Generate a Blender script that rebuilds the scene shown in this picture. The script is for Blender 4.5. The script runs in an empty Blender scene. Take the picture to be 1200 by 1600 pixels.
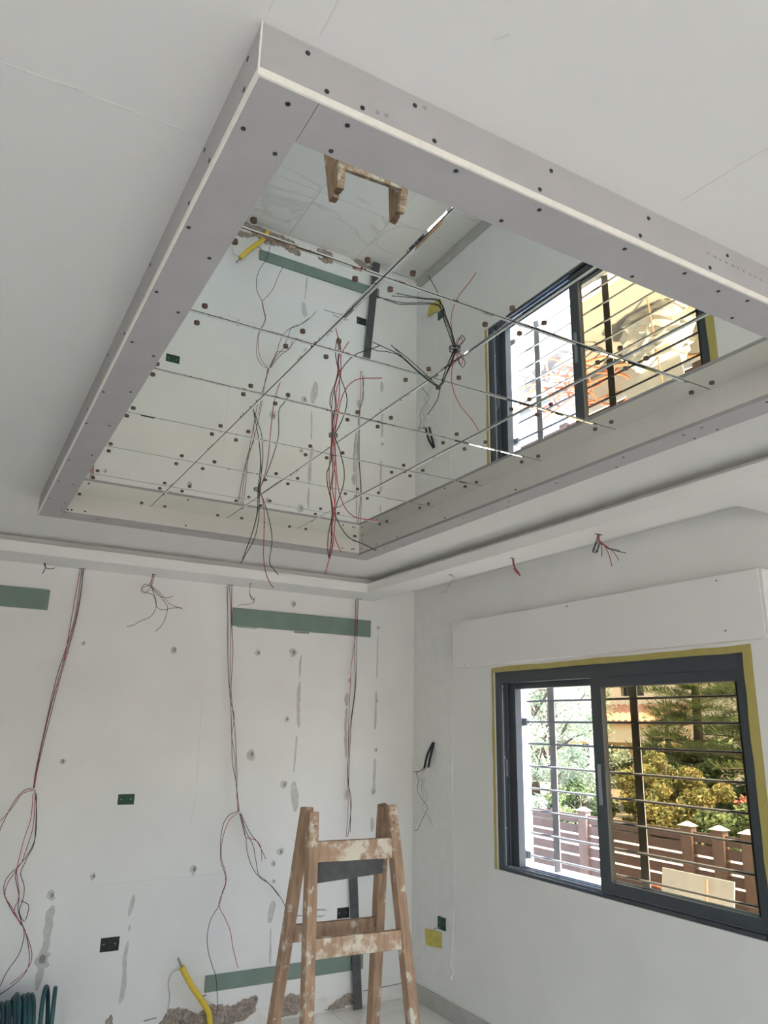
import bpy, math, random
from mathutils import Vector, Matrix
R = random.Random(7)
scene = bpy.context.scene

# ------------------------------------------------------------------ camera
cam_data = bpy.data.cameras.new('camera'); cam = bpy.data.objects.new('camera', cam_data)
scene.collection.objects.link(cam); scene.camera = cam
cam_data.sensor_fit = 'HORIZONTAL'; cam_data.sensor_width = 36.0
cam_data.lens = 36.0 * 1180.9 / 1200.0
cam_data.clip_start = 0.02; cam_data.clip_end = 200
YAW, PITCH, ROLL = 0.5141, 0.2773, 0.0203
_f0 = Vector((math.sin(YAW), math.cos(YAW), 0)); _r0 = Vector((math.cos(YAW), -math.sin(YAW), 0)); _u0 = Vector((0, 0, 1))
_f = _f0 * math.cos(PITCH) + _u0 * math.sin(PITCH); _u = -_f0 * math.sin(PITCH) + _u0 * math.cos(PITCH)
_r = _r0 * math.cos(ROLL) + _u * math.sin(ROLL); _u = -_r0 * math.sin(ROLL) + _u * math.cos(ROLL)
_m = Matrix((_r, _u, -_f)).transposed().to_4x4(); _m.translation = Vector((-3.0094, -4.8331, 1.7135))
cam.matrix_world = _m

# ------------------------------------------------------------------ sky, sun, exposure
world = bpy.data.worlds.new('sky'); scene.world = world; world.use_nodes = True
nt = world.node_tree; nt.nodes.clear()
sky = nt.nodes.new('ShaderNodeTexSky'); sky.sky_type = 'NISHITA'; sky.sun_disc = False
sky.sun_elevation = math.radians(58); sky.sun_rotation = math.radians(168); sky.altitude = 100
sky.air_density = 1.0; sky.dust_density = 2.5; sky.ozone_density = 1.0
bg = nt.nodes.new('ShaderNodeBackground'); bg.inputs['Strength'].default_value = 0.30
wo = nt.nodes.new('ShaderNodeOutputWorld')
nt.links.new(sky.outputs[0], bg.inputs[0]); nt.links.new(bg.outputs[0], wo.inputs[0])
sun_d = bpy.data.lights.new('sun', 'SUN'); sun_d.energy = 6.5; sun_d.angle = math.radians(0.6); sun_d.color = (1.0, 0.96, 0.9)
sun = bpy.data.objects.new('sun', sun_d); scene.collection.objects.link(sun); sun.location = (3, -8, 9)
sun.rotation_euler = Vector((0.10, -0.50, 0.86)).to_track_quat('Z', 'Y').to_euler()

scene.view_settings.view_transform = 'Standard'; scene.view_settings.look = 'None'
scene.view_settings.gamma = 1.0; scene.view_settings.use_curve_mapping = False
scene.view_settings.exposure = 2.22
scene.cycles.max_bounces = 14; scene.cycles.diffuse_bounces = 8; scene.cycles.glossy_bounces = 6
scene.cycles.transparent_max_bounces = 16; scene.cycles.sample_clamp_indirect = 8
scene.cycles.caustics_reflective = False; scene.cycles.caustics_refractive = False
scene.cycles.use_denoising = True

# ------------------------------------------------------------------ materials
MATS = {}
def mat(name, col, rough=0.7, var=0.0, vscale=6.0, bump=0.0, bscale=40.0, metal=0.0, spec=0.5, col2=None, mask=None):
    m = bpy.data.materials.new(name); m.use_nodes = True; n = m.node_tree.nodes; l = m.node_tree.links
    b = n['Principled BSDF']; b.inputs['Roughness'].default_value = rough; b.inputs['Metallic'].default_value = metal
    b.inputs['Specular IOR Level'].default_value = spec
    c4 = (*col, 1)
    b.inputs['Base Color'].default_value = c4
    geo = n.new('ShaderNodeTexCoord')
    if var > 0 or col2:
        t = n.new('ShaderNodeTexNoise'); t.inputs['Scale'].default_value = vscale; t.inputs['Detail'].default_value = 6; t.inputs['Roughness'].default_value = .6
        l.new(geo.outputs['Object'], t.inputs['Vector'])
        r = n.new('ShaderNodeValToRGB')
        lo, hi = mask or (0.35, 0.65)
        r.color_ramp.elements[0].position = lo; r.color_ramp.elements[1].position = hi
        a = col2 or tuple(max(0, c * (1 - var)) for c in col)
        r.color_ramp.elements[0].color = (*a, 1); r.color_ramp.elements[1].color = c4
        l.new(t.outputs['Fac'], r.inputs['Fac']); l.new(r.outputs['Color'], b.inputs['Base Color'])
    if bump > 0:
        t2 = n.new('ShaderNodeTexNoise'); t2.inputs['Scale'].default_value = bscale; t2.inputs['Detail'].default_value = 5
        l.new(geo.outputs['Object'], t2.inputs['Vector'])
        bp = n.new('ShaderNodeBump'); bp.inputs['Strength'].default_value = bump; bp.inputs['Distance'].default_value = 0.004
        l.new(t2.outputs['Fac'], bp.inputs['Height']); l.new(bp.outputs['Normal'], b.inputs['Normal'])
    MATS[name] = m; return m

mat('wall_paint', (.80, .80, .785), .85, .05, 2.2, .12, 25, col2=(.755, .755, .74))
mat('ceiling_paint', (.74, .735, .72), .9, .04, 1.6, .08, 30)
mat('soffit_paint', (.80, .795, .78), .9, .03, 3, .06, 30)
mat('gypsum_grey', (.42, .41, .415), .9, .06, 9, .05, 80)
mat('gypsum_core', (.80, .78, .72), .95, .08, 60, .3, 120)
mat('gypsum_ivory', (.78, .76, .71), .9, .04, 8, .05, 60)
mat('gypsum_green', (.20, .275, .237), .85, .12, 7, .05, 60)
mat('backing_dark', (.06, .065, .06), .9)
mat('pencil', (.66, .655, .64), .95)
mat('screw_black', (.025, .025, .028), .6)
mat('patch_grey', (.60, .60, .585), .95, .18, 30, .3, 90)
mat('patch_dark', (.36, .35, .33), .95, .4, 60, .5, 90)
mat('patch_white', (.80, .80, .785), .9, .06, 12, .35, 40)
mat('rubble', (.47, .41, .355), 1.0, .5, 45, 1.0, 90, col2=(.31, .265, .225))
mat('rough_base', (.80, .785, .75), 1.0, .12, 10, .5, 40)
mat('red_wire', (.42, .05, .06), .5)
mat('black_wire', (.02, .02, .022), .5)
mat('grey_wire', (.40, .39, .36), .6)
mat('sheath_black', (.018, .025, .028), .55)
mat('yellow_pipe', (.80, .58, .06), .5, .1, 20)
mat('tag_yellow', (.66, .56, .13), .7, .25, 30)
mat('tape_yellow', (.47, .40, .13), .6, .12, 14)
mat('alu_dark', (.050, .060, .072), .38, spec=.5)
mat('alu_edge', (.30, .33, .37), .3, metal=.6)
mat('flat_bar', (.34, .345, .36), .5)  # same steel made lighter, window glare and haze put into the colour
mat('steel_bar', (.20, .21, .235), .5)
mat('profile_dark', (.085, .09, .092), .6, .3, 20)
mat('shutter_white', (.80, .79, .785), .7, .02, 4)
mat('box_green', (.022, .085, .055), .6, .3, 60)
mat('box_dark', (.16, .165, .16), .8, .6, 70, col2=(.022, .028, .03), mask=(.60, .68))
mat('hose_teal', (.016, .11, .11), .45, .2, 9, col2=(.022, .05, .075))
mat('hinge_dark', (.085, .09, .10), .6, .35, 25)
mat('clip_brown', (.13, .08, .055), .55, .2, 60)
mat('grommet_dark', (.14, .14, .145), .6)
mat('concrete', (.27, .255, .225), .9, .15, 1.5, .2, 12)
mat('terrace_paving', (.47, .435, .37), .9, .12, 2)  # unseen ground, lightened and warmed to bounce daylight indoors
mat('print_grey', (.30, .295, .30), .95)
mat('soil', (.25, .20, .13), 1.0, .4, 3, .5, 10)
mat('curb_white', (.80, .79, .76), .9, .06, 4)
mat('fence_wood', (.125, .08, .065), .7, .25, 7, .1, 30)
mat('fence_post', (.16, .105, .082), .7, .2, 7, .1, 30)
mat('cap_white', (.62, .56, .50), .7)
mat('pale_gap_ground', (.72, .69, .62), .95, .15, 6, .3, 40)
mat('sack_white', (.55, .535, .49), .75, .12, 10, .6, 14)
mat('pvc_orange', (.50, .15, .08), .5)
mat('plank_wood', (.42, .25, .14), .8, .25, 9)
mat('bark', (.10, .075, .055), .95, .4, 12, .6, 30)
mat('house_cream', (.85, .74, .54), .9, .05, 1)
mat('roof_red', (.62, .33, .21), .85, .3, 8)
mat('dark_window', (.03, .03, .032), .3)
mat('rail_white', (.62, .60, .56), .7)

def leaf_mat(name, c1, c2, scale=2.5):
    m = mat(name, c1, .65, .1, scale, col2=c2, mask=(.38, .62)); b = m.node_tree.nodes['Principled BSDF']
    n = m.node_tree.nodes; l = m.node_tree.links
    tr = n.new('ShaderNodeBsdfTranslucent'); mx = n.new('ShaderNodeMixShader'); mx.inputs[0].default_value = .3
    out = n['Material Output']; src = b.inputs['Base Color'].links[0].from_socket
    l.new(src, tr.inputs['Color']); l.new(b.outputs[0], mx.inputs[1]); l.new(tr.outputs[0], mx.inputs[2]); l.new(mx.outputs[0], out.inputs['Surface'])
leaf_mat('leaf_olive', (.42, .48, .36), (.24, .30, .20))
leaf_mat('leaf_conifer', (.15, .19, .06), (.06, .09, .035), 2.5)
leaf_mat('leaf_autumn', (.33, .265, .09), (.16, .185, .06), 4)
leaf_mat('leaf_green', (.19, .25, .10), (.085, .125, .05), 3)
leaf_mat('leaf_pink', (.60, .22, .18), (.30, .26, .10), 5)

def mirror_mat():
    m = bpy.data.materials.new('mirror'); m.use_nodes = True; b = m.node_tree.nodes['Principled BSDF']
    b.inputs['Base Color'].default_value = (.905, .94, .91, 1); b.inputs['Metallic'].default_value = 1; b.inputs['Roughness'].default_value = 0.0
    MATS['mirror'] = m
mirror_mat()

def glass_mat(name, tint):
    m = bpy.data.materials.new(name); m.use_nodes = True; n = m.node_tree.nodes; l = m.node_tree.links
    n.remove(n['Principled BSDF']); out = n['Material Output']
    t = n.new('ShaderNodeBsdfTransparent'); t.inputs[0].default_value = (*tint, 1)
    l.new(t.outputs[0], out.inputs['Surface'])
    MATS[name] = m
glass_mat('bronze_glass', (.80, .765, .69))

def marble_mat():
    m = mat('marble', (.72, .71, .68), .22); n = m.node_tree.nodes; l = m.node_tree.links; b = n['Principled BSDF']
    tc = n['Texture Coordinate']
    mp = n.new('ShaderNodeMapping'); mp.inputs['Rotation'].default_value = (0, 0, .8); mp.inputs['Scale'].default_value = (1.0, 2.6, 1); l.new(tc.outputs['Object'], mp.inputs[0])
    t = n.new('ShaderNodeTexNoise'); t.inputs['Scale'].default_value = .8; t.inputs['Detail'].default_value = 8; t.inputs['Distortion'].default_value = .6
    l.new(mp.outputs[0], t.inputs['Vector'])
    r = n.new('ShaderNodeValToRGB'); e = r.color_ramp.elements
    e[0].position = .475; e[0].color = (.86, .855, .83, 1); e[1].position = .515; e[1].color = (.85, .84, .81, 1)
    v = e.new(.49); v.color = (.72, .715, .70, 1)
    l.new(t.outputs['Fac'], r.inputs[0]); l.new(r.outputs[0], b.inputs['Base Color'])
marble_mat()
mat('marble_skirting', (.50, .49, .47), .35, .2, 5)
mat('grout', (.42, .41, .39), .95)

def painted_wood(name, wood, wood2, paint, lo, hi):
    m = mat(name, wood, .8); n = m.node_tree.nodes; l = m.node_tree.links; b = n['Principled BSDF']; tc = n['Texture Coordinate']
    mp = n.new('ShaderNodeMapping'); mp.inputs['Scale'].default_value = (28, 28, 3); l.new(tc.outputs['Object'], mp.inputs[0])
    g = n.new('ShaderNodeTexNoise'); g.inputs['Scale'].default_value = 2; g.inputs['Detail'].default_value = 5; l.new(mp.outputs[0], g.inputs['Vector'])
    r = n.new('ShaderNodeValToRGB'); r.color_ramp.elements[0].color = (*wood2, 1); r.color_ramp.elements[1].color = (*wood, 1)
    r.color_ramp.elements[0].position = .35; r.color_ramp.elements[1].position = .6; l.new(g.outputs['Fac'], r.inputs[0])
    s = n.new('ShaderNodeTexNoise'); s.inputs['Scale'].default_value = 17; s.inputs['Detail'].default_value = 7; s.inputs['Roughness'].default_value = .65; l.new(tc.outputs['Object'], s.inputs['Vector'])
    k = n.new('ShaderNodeValToRGB'); k.color_ramp.elements[0].position = lo; k.color_ramp.elements[1].position = hi; l.new(s.outputs['Fac'], k.inputs[0])
    mx = n.new('ShaderNodeMix'); mx.data_type = 'RGBA'; l.new(k.outputs[0], mx.inputs['Factor']); l.new(r.outputs[0], mx.inputs['A']); mx.inputs['B'].default_value = (*paint, 1)
    l.new(mx.outputs['Result'], b.inputs['Base Color'])
    bp = n.new('ShaderNodeBump'); bp.inputs['Strength'].default_value = .35; bp.inputs['Distance'].default_value = .003; l.new(s.outputs['Fac'], bp.inputs['Height']); l.new(bp.outputs[0], b.inputs['Normal'])
painted_wood('ladder_wood', (.41, .275, .185), (.29, .185, .125), (.60, .55, .47), .57, .64)
painted_wood('ladder_splashed', (.43, .295, .205), (.32, .21, .145), (.64, .59, .50), .47, .58)
painted_wood('ladder_grey', (.33, .23, .16), (.20, .14, .10), (.40, .40, .36), .44, .54)

# ------------------------------------------------------------------ mesh helpers
COL = scene.collection
class MB:
    def __init__(s): s.v = []; s.f = []
    def quad_box(s, c):                       # 8 corners, bottom 4 ccw then top 4
        b = len(s.v); s.v += [tuple(x) for x in c]
        for q in ((3, 2, 1, 0), (4, 5, 6, 7), (0, 1, 5, 4), (1, 2, 6, 5), (2, 3, 7, 6), (3, 0, 4, 7)): s.f.append(tuple(b + i for i in q))
        return s
    def box(s, x0, x1, y0, y1, z0, z1):
        x0, x1 = min(x0, x1), max(x0, x1); y0, y1 = min(y0, y1), max(y0, y1); z0, z1 = min(z0, z1), max(z0, z1)
        return s.quad_box(((x0, y0, z0), (x1, y0, z0), (x1, y1, z0), (x0, y1, z0), (x0, y0, z1), (x1, y0, z1), (x1, y1, z1), (x0, y1, z1)))
    def beam(s, a, b, u, w, h, cap_a=None, cap_b=None):   # rectangular beam from a to b; u = side direction (width w), other side h
        a, b, u = Vector(a), Vector(b), Vector(u).normalized(); d = (b - a).normalized(); u = (u - d * u.dot(d)).normalized(); v = d.cross(u)
        c = []
        for p in (a, b):
            for su, sv in ((-1, -1), (1, -1), (1, 1), (-1, 1)): c.append(p + u * (su * w / 2) + v * (sv * h / 2))
        return s.quad_box(c)
    def tube(s, pts, r, sides=6, closed=False, taper=None):
        P = [Vector(p) for p in pts]; n = len(P); b0 = len(s.v); prev = None
        for i in range(n):
            if closed: t = P[(i + 1) % n] - P[i - 1]
            else: t = P[min(n - 1, i + 1)] - P[max(0, i - 1)]
            t = t.normalized() if t.length > 1e-9 else Vector((0, 0, 1))
            if prev is None:
                a = Vector((1, 0, 0)) if abs(t.x) < .8 else Vector((0, 1, 0)); prev = t.cross(a).normalized()
            prev = (prev - t * prev.dot(t)); prev = prev.normalized() if prev.length > 1e-6 else t.orthogonal().normalized()
            q = t.cross(prev); rr = r if taper is None else r * (1 + (taper - 1) * i / (n - 1))
            for k in range(sides):
                an = 2 * math.pi * k / sides; s.v.append(tuple(P[i] + prev * (math.cos(an) * rr) + q * (math.sin(an) * rr)))
        m = n if closed else n - 1
        for i in range(m):
            for k in range(sides):
                a = b0 + i * sides + k; c = b0 + i * sides + (k + 1) % sides; d = b0 + ((i + 1) % n) * sides + (k + 1) % sides; e = b0 + ((i + 1) % n) * sides + k
                s.f.append((a, c, d, e))
        if not closed:
            s.f.append(tuple(b0 + k for k in reversed(range(sides)))); s.f.append(tuple(b0 + (n - 1) * sides + k for k in range(sides)))
        return s
    def prism(s, poly, axis, t0, t1):           # polygon (2D) extruded along axis: 0->(y,z), 1->(x,z), 2->(x,y)
        b = len(s.v); n = len(poly)
        for t in (t0, t1):
            for a, c in poly: s.v.append({0: (t, a, c), 1: (a, t, c), 2: (a, c, t)}[axis])
        s.f.append(tuple(b + i for i in range(n))); s.f.append(tuple(b + n + i for i in reversed(range(n))))
        for i in range(n): j = (i + 1) % n; s.f.append((b + i, b + n + i, b + n + j, b + j))
        return s
    def disc(s, c, axis, r, t, n=8):            # short cylinder, starts at c and grows by t along the axis
        poly = [(c[(axis + 1) % 3 if axis != 1 else 0] + 0, 0)]
        a0, a1 = {0: (1, 2), 1: (0, 2), 2: (0, 1)}[axis]
        return s.prism([(c[a0] + r * math.cos(2 * math.pi * k / n), c[a1] + r * math.sin(2 * math.pi * k / n)) for k in range(n)], axis, c[axis], c[axis] + t)
    def build(s, name, m, parent=None, smooth=False, bevel=0):
        me = bpy.data.meshes.new(name); me.from_pydata(s.v, [], s.f)
        import bmesh
        bm = bmesh.new(); bm.from_mesh(me); bmesh.ops.recalc_face_normals(bm, faces=bm.faces); bm.to_mesh(me); bm.free()
        me.materials.append(MATS[m])
        if smooth: me.polygons.foreach_set('use_smooth', [True] * len(me.polygons))
        o = bpy.data.objects.new(name, me); COL.objects.link(o)
        if parent is not None: attach(o, parent)
        if bevel > 0:
            md = o.modifiers.new('bevel', 'BEVEL'); md.width = bevel; md.segments = 2; md.limit_method = 'ANGLE'
        return o
def world_loc(o):
    v = Vector(o.location)
    while o.parent: o = o.parent; v = v + Vector(o.location)
    return v
def attach(o, parent):          # parents carry only translations; vertices are given in world space
    o.parent = parent; o.location = Vector(o.location) - world_loc(parent)
def raw(name, v, f, m, parent=None, smooth=False):
    me = bpy.data.meshes.new(name); me.from_pydata(v, [], f); me.materials.append(MATS[m])
    if smooth: me.polygons.foreach_set('use_smooth', [True] * len(me.polygons))
    o = bpy.data.objects.new(name, me); COL.objects.link(o)
    if parent is not None: attach(o, parent)
    return o
def empty(name, loc):
    o = bpy.data.objects.new(name, None); COL.objects.link(o); o.location = loc; o.empty_display_size = .05; return o
def tag(o, label, cat, group=None, kind=None):
    o['label'] = label; o['category'] = cat
    if group: o['group'] = group
    if kind: o['kind'] = kind
    return o
def structure(o, label=None, cat=None):
    o['kind'] = 'structure'
    if label: o['label'] = label
    if cat: o['category'] = cat
    return o
def share(src, name, loc, parent):             # another piece that shares the mesh of src; loc = offset in world space
    c = bpy.data.objects.new(name, src.data); COL.objects.link(c); c.location = loc; attach(c, parent); return c
def spline(P, step=.02):                        # Catmull-Rom
    P = [Vector(p) for p in P]; out = []
    for i in range(len(P) - 1):
        p0 = P[max(0, i - 1)]; p1 = P[i]; p2 = P[i + 1]; p3 = P[min(len(P) - 1, i + 2)]
        n = max(2, min(14, int((p2 - p1).length / step)))
        for k in range(n):
            t = k / n; out.append(.5 * ((2 * p1) + (p2 - p0) * t + (2 * p0 - 5 * p1 + 4 * p2 - p3) * t * t + (3 * p1 - p0 - 3 * p2 + p3) * t ** 3))
    out.append(P[-1]); return out
def panel(mb, axis, t0, t1, a0, a1, b0, b1, holes):  # slab with rectangular holes, a / b = the two in-plane axes
    As = sorted({a0, a1, *[h[0] for h in holes], *[h[1] for h in holes]}); Bs = sorted({b0, b1, *[h[2] for h in holes], *[h[3] for h in holes]})
    As = [a for a in As if a0 <= a <= a1]; Bs = [b for b in Bs if b0 <= b <= b1]
    idx = {}
    def vid(i, j, k):
        if (i, j, k) not in idx:
            t = (t0, t1)[k]; a, b = As[i], Bs[j]; idx[(i, j, k)] = len(mb.v)
            mb.v.append({0: (t, a, b), 1: (a, t, b), 2: (a, b, t)}[axis])
        return idx[(i, j, k)]
    def solid(i, j):
        if i < 0 or j < 0 or i >= len(As) - 1 or j >= len(Bs) - 1: return False
        ca, cb = (As[i] + As[i + 1]) / 2, (Bs[j] + Bs[j + 1]) / 2
        return not any(h[0] < ca < h[1] and h[2] < cb < h[3] for h in holes)
    for i in range(len(As) - 1):
        for j in range(len(Bs) - 1):
            if not solid(i, j): continue
            mb.f.append((vid(i, j, 0), vid(i + 1, j, 0), vid(i + 1, j + 1, 0), vid(i, j + 1, 0)))
            mb.f.append((vid(i, j, 1), vid(i, j + 1, 1), vid(i + 1, j + 1, 1), vid(i + 1, j, 1)))
            for di, dj, e in ((-1, 0, ((i, j), (i, j + 1))), (1, 0, ((i + 1, j), (i + 1, j + 1))), (0, -1, ((i, j), (i + 1, j))), (0, 1, ((i, j + 1), (i + 1, j + 1)))):
                if not solid(i + di, j + dj):
                    (p, q), (r_, s_) = e; mb.f.append((vid(p, q, 0), vid(r_, s_, 0), vid(r_, s_, 1), vid(p, q, 1)))
    return mb
def blob(cx, cz, w, h, seed, n=14, jag=.3):    # irregular outline
    r = random.Random(seed); return [(cx + w / 2 * math.cos(2 * math.pi * k / n) * (1 + r.uniform(-jag, jag)), cz + h / 2 * math.sin(2 * math.pi * k / n) * (1 + r.uniform(-jag, jag))) for k in range(n)]

# marble tiles take a different cut of the stone each
def _vary_marble():
    m = MATS['marble']; n = m.node_tree.nodes; l = m.node_tree.links; tc = n['Texture Coordinate']; mp = [x for x in n if x.type == 'MAPPING'][0]
    oi = n.new('ShaderNodeObjectInfo'); mu = n.new('ShaderNodeMath'); mu.operation = 'MULTIPLY'; mu.inputs[1].default_value = 37.0
    l.new(oi.outputs['Random'], mu.inputs[0]); cb = n.new('ShaderNodeCombineXYZ'); l.new(mu.outputs[0], cb.inputs[0]); l.new(mu.outputs[0], cb.inputs[1]); l.new(cb.outputs[0], mp.inputs['Location'])
_vary_marble()

# ================================================================== the room
XL, XR, YB, YF = -4.17, 0.0, 0.0, -8.2      # left, right, back, front walls (inner faces)
ZC, ZS, ZLIP = 2.705, 2.60, 2.6615            # ceiling, soffit, top of the cove lip
WT = 0.25                                     # wall thickness

floor = structure(MB().box(XL - .25, XR + .25, YF - .25, YB + .25, -.16, -.006).build('floor', 'grout'))
nx, ny = 7, 14; tw, tl = (XR - XL) / nx, (YB - YF) / ny
_t0 = MB().box(-tw / 2 + .0015, tw / 2 - .0015, -tl / 2 + .0015, tl / 2 - .0015, -.006, 0).build('tile', 'marble')
first = True
for i in range(nx):
    for j in range(ny):
        loc = (XL + tw * (i + .5), YF + tl * (j + .5), 0)
        if first: _t0.location = loc; attach(_t0, floor); first = False
        else: share(_t0, 'tile', loc, floor)

ceiling = structure(MB().box(XL - .3, XR + .3, YF - .3, YB + .3, ZC, 2.95).build('ceiling', 'ceiling_paint'))
LX0, LX1, LY0, LY1 = -3.60, -.5695, -7.89, -.3068   # inner edge of the dropped perimeter
NX, NY = -.3516, -2.993                             # curtain niche along the window wall
T = .0125
MB().box(XL, NX, LY1, YB, ZS, ZS + T).build('soffit_board', 'soffit_paint', ceiling)
MB().box(LX1, NX, NY, LY1, ZS, ZS + T).build('soffit_board', 'soffit_paint', ceiling)
MB().box(LX1, XR, LY0, NY, ZS, ZS + T).build('soffit_board', 'soffit_paint', ceiling)
MB().box(XL, LX0, LY0, LY1, ZS, ZS + T).build('soffit_board', 'soffit_paint', ceiling)
MB().box(XL, XR, YF, LY0, ZS, ZS + T).build('soffit_board', 'soffit_paint', ceiling)
MB().box(LX0 - T, LX1 + T, LY1, LY1 + T, ZS + T, ZLIP).build('cove_lip', 'soffit_paint', ceiling)
MB().box(LX1, LX1 + T, LY0, LY1, ZS + T, ZLIP).build('cove_lip', 'soffit_paint', ceiling)
MB().box(LX0 - T, LX0, LY0, LY1, ZS + T, ZLIP).build('cove_lip', 'soffit_paint', ceiling)
MB().box(LX0 - T, LX1 + T, LY0 - T, LY0, ZS + T, ZLIP).build('cove_lip', 'soffit_paint', ceiling)
for b in ((LX0 - .092, LX1 + .092, LY1 + .08, LY1 + .092), (LX1 + .08, LX1 + .092, LY0 - .092, LY1 + .08), (LX0 - .092, LX0 - .08, LY0 - .092, LY1 + .08), (LX0 - .08, LX1 + .08, LY0 - .092, LY0 - .08)):
    MB().box(*b, ZS + T, ZC).build('cove_back', 'soffit_paint', ceiling)
MB().box(NX - T, NX, NY, YB, ZS + T, ZC).build('niche_board', 'soffit_paint', ceiling)
MB().box(NX - T, XR, NY - T, NY, ZS + T, ZC).build('niche_board', 'soffit_paint', ceiling)
for a, b, w in (((-3.078, -3.704), (-2.76, -3.712), .0016), ((-2.748, -4.0), (-2.742, -4.35), .0010), ((-1.91, -4.024), (-1.893, -4.23), .0012), ((-2.667, -4.002), (-2.672, -4.2), .0008)):
    MB().beam((*a, ZC - .0004), (*b, ZC - .0004), (0, 0, 1), .0008, w).build('joint_line', 'pencil', ceiling)
for a, b in (((-2.985, -3.707), (-2.952, -3.712)), ((-2.90, -3.706), (-2.872, -3.711)), ((-2.72, -4.12), (-2.70, -4.13)), ((-2.44, -4.13), (-2.425, -4.15))):
    MB().beam((*a, ZC - .0006), (*b, ZC - .0006), (0, 0, 1), .001, .004).build('scuff', 'pencil', ceiling)

# back wall with three recessed electrical boxes
PITS = [(-2.019, -1.925, 1.249, 1.307), (-2.028, -1.927, .485, .556), (-.567, -.481, .517, .581)]
wall_back = structure(panel(MB(), 1, YB, YB + WT, XL - WT, XR + .0, .085, ZC, PITS).build('wall_back', 'wall_paint'))
MB().box(XL - WT, XR, YB + .005, YB + WT, -.006, .085).build('rough_base', 'rough_base', wall_back)

# window wall
WY0, WY1, WZ0, WZ1 = -2.712, -.95, .92, 2.062
RPIT = (-.418, -.336, .480, .552)
wall_right = structure(panel(MB(), 0, XR, XR + .11, YF - WT, YB + WT, -.006, ZC, [(WY0, WY1, WZ0, WZ1), RPIT]).build('wall_right', 'wall_paint'))
panel(MB(), 0, XR + .11, XR + WT, YF - WT, YB + WT, -.16, ZC, [(-2.69, -.985, .93, 2.0)]).build('outer_leaf', 'curb_white', wall_right)
MB().box(XR + .112, XR + .31, -2.75, -.93, .895, .936).build('outer_sill', 'curb_white', wall_right)

# left wall and front wall with the openings that let the daylight in
wall_left = structure(panel(MB(), 0, XL - WT, XL, YF - WT, YB, -.006, ZC, [(-6.4, -4.4, .02, 2.3)]).build('wall_left', 'wall_paint'))
wall_front = structure(panel(MB(), 1, YF - WT, YF, XL, XR, -.006, ZC, [(-3.2, -.8, .02, 2.35)]).build('wall_front', 'wall_paint'))
def door_frame(name, axis, t0, t1, a0, a1, z0, z1):
    o = structure(empty(name, {0: (t0, (a0 + a1) / 2, 0), 1: ((a0 + a1) / 2, t0, 0)}[axis]))
    def bx(n, A0, A1, B0, B1):
        m = MB(); m.box(t0, t1, A0, A1, B0, B1) if axis == 0 else m.box(A0, A1, t0, t1, B0, B1); m.build(n, 'alu_dark', o)
    bx('jamb', a0, a0 + .05, z0, z1); bx('jamb', a1 - .05, a1, z0, z1); bx('head', a0 + .05, a1 - .05, z1 - .05, z1); bx('threshold', a0 + .05, a1 - .05, z0, z0 + .02)
door_frame('door_2', 0, XL - .16, XL - .08, -6.4, -4.4, .02, 2.3)
door_frame('door_1', 1, YF - .16, YF - .08, -3.2, -.8, .02, 2.35)
structure(MB().box(XL - 3.2, XR + .25, YF - 3.0, YF - .3, 2.62, 2.8).build('sun_block_slab', 'curb_white'), 'added unseen slab that blocks the sun at the front opening', 'roof')  # unseen slab added to keep a sun patch off the floor
structure(MB().box(XL - 3.2, XL - .3, YF - .3, -2.5, 2.62, 2.8).build('sun_block_slab', 'curb_white'), 'added unseen slab that shades the ground at the side opening', 'roof')  # unseen slab added to cut light bounced in from the side

# marble skirting along the window wall
baseboard = structure(MB().box(-.012, 0, -8.18, -.012, 0, .10).build('baseboard_right', 'marble_skirting', bevel=.002))

# ---- wear on the back wall: filler patches, streaks, cracks, broken plaster
SPOTS = [(-2.317, 2.159), (-1.775, 2.153), (-2.349, 1.489), (-1.22, 2.172), (-.968, 2.188), (-.982, 2.519), (-.989, 1.751), (-1.219, 1.528), (-.983, 1.342), (-.309, 2.41), (-.311, 1.893), (-.308, 1.558), (-.321, 1.285), (-.531, 2.025), (-2.109, .874), (-1.538, .872), (-2.316, .795), (-2.323, .482), (-.985, .94), (-1.028, .872), (-1.022, .772)]
SIZE = [.018, .03, .025, .03, .04, .03, .025, .045, .035, .02, .02, .02, .03, .02, .025, .035, .035, .065, .035, .025, .02]
for k, ((x, z), w) in enumerate(zip(SPOTS, SIZE)):
    MB().prism(blob(x, z, w * 1.25, w * 1.5, 50 + k, 11, .35), 1, -.0015, .002).build('filler_patch', 'patch_grey', wall_back)
    MB().prism(blob(x + .004, z + .002, w * .5, w * .75, 90 + k, 9, .4), 1, -.0028, .002).build('drill_hole', 'patch_dark', wall_back)
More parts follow.
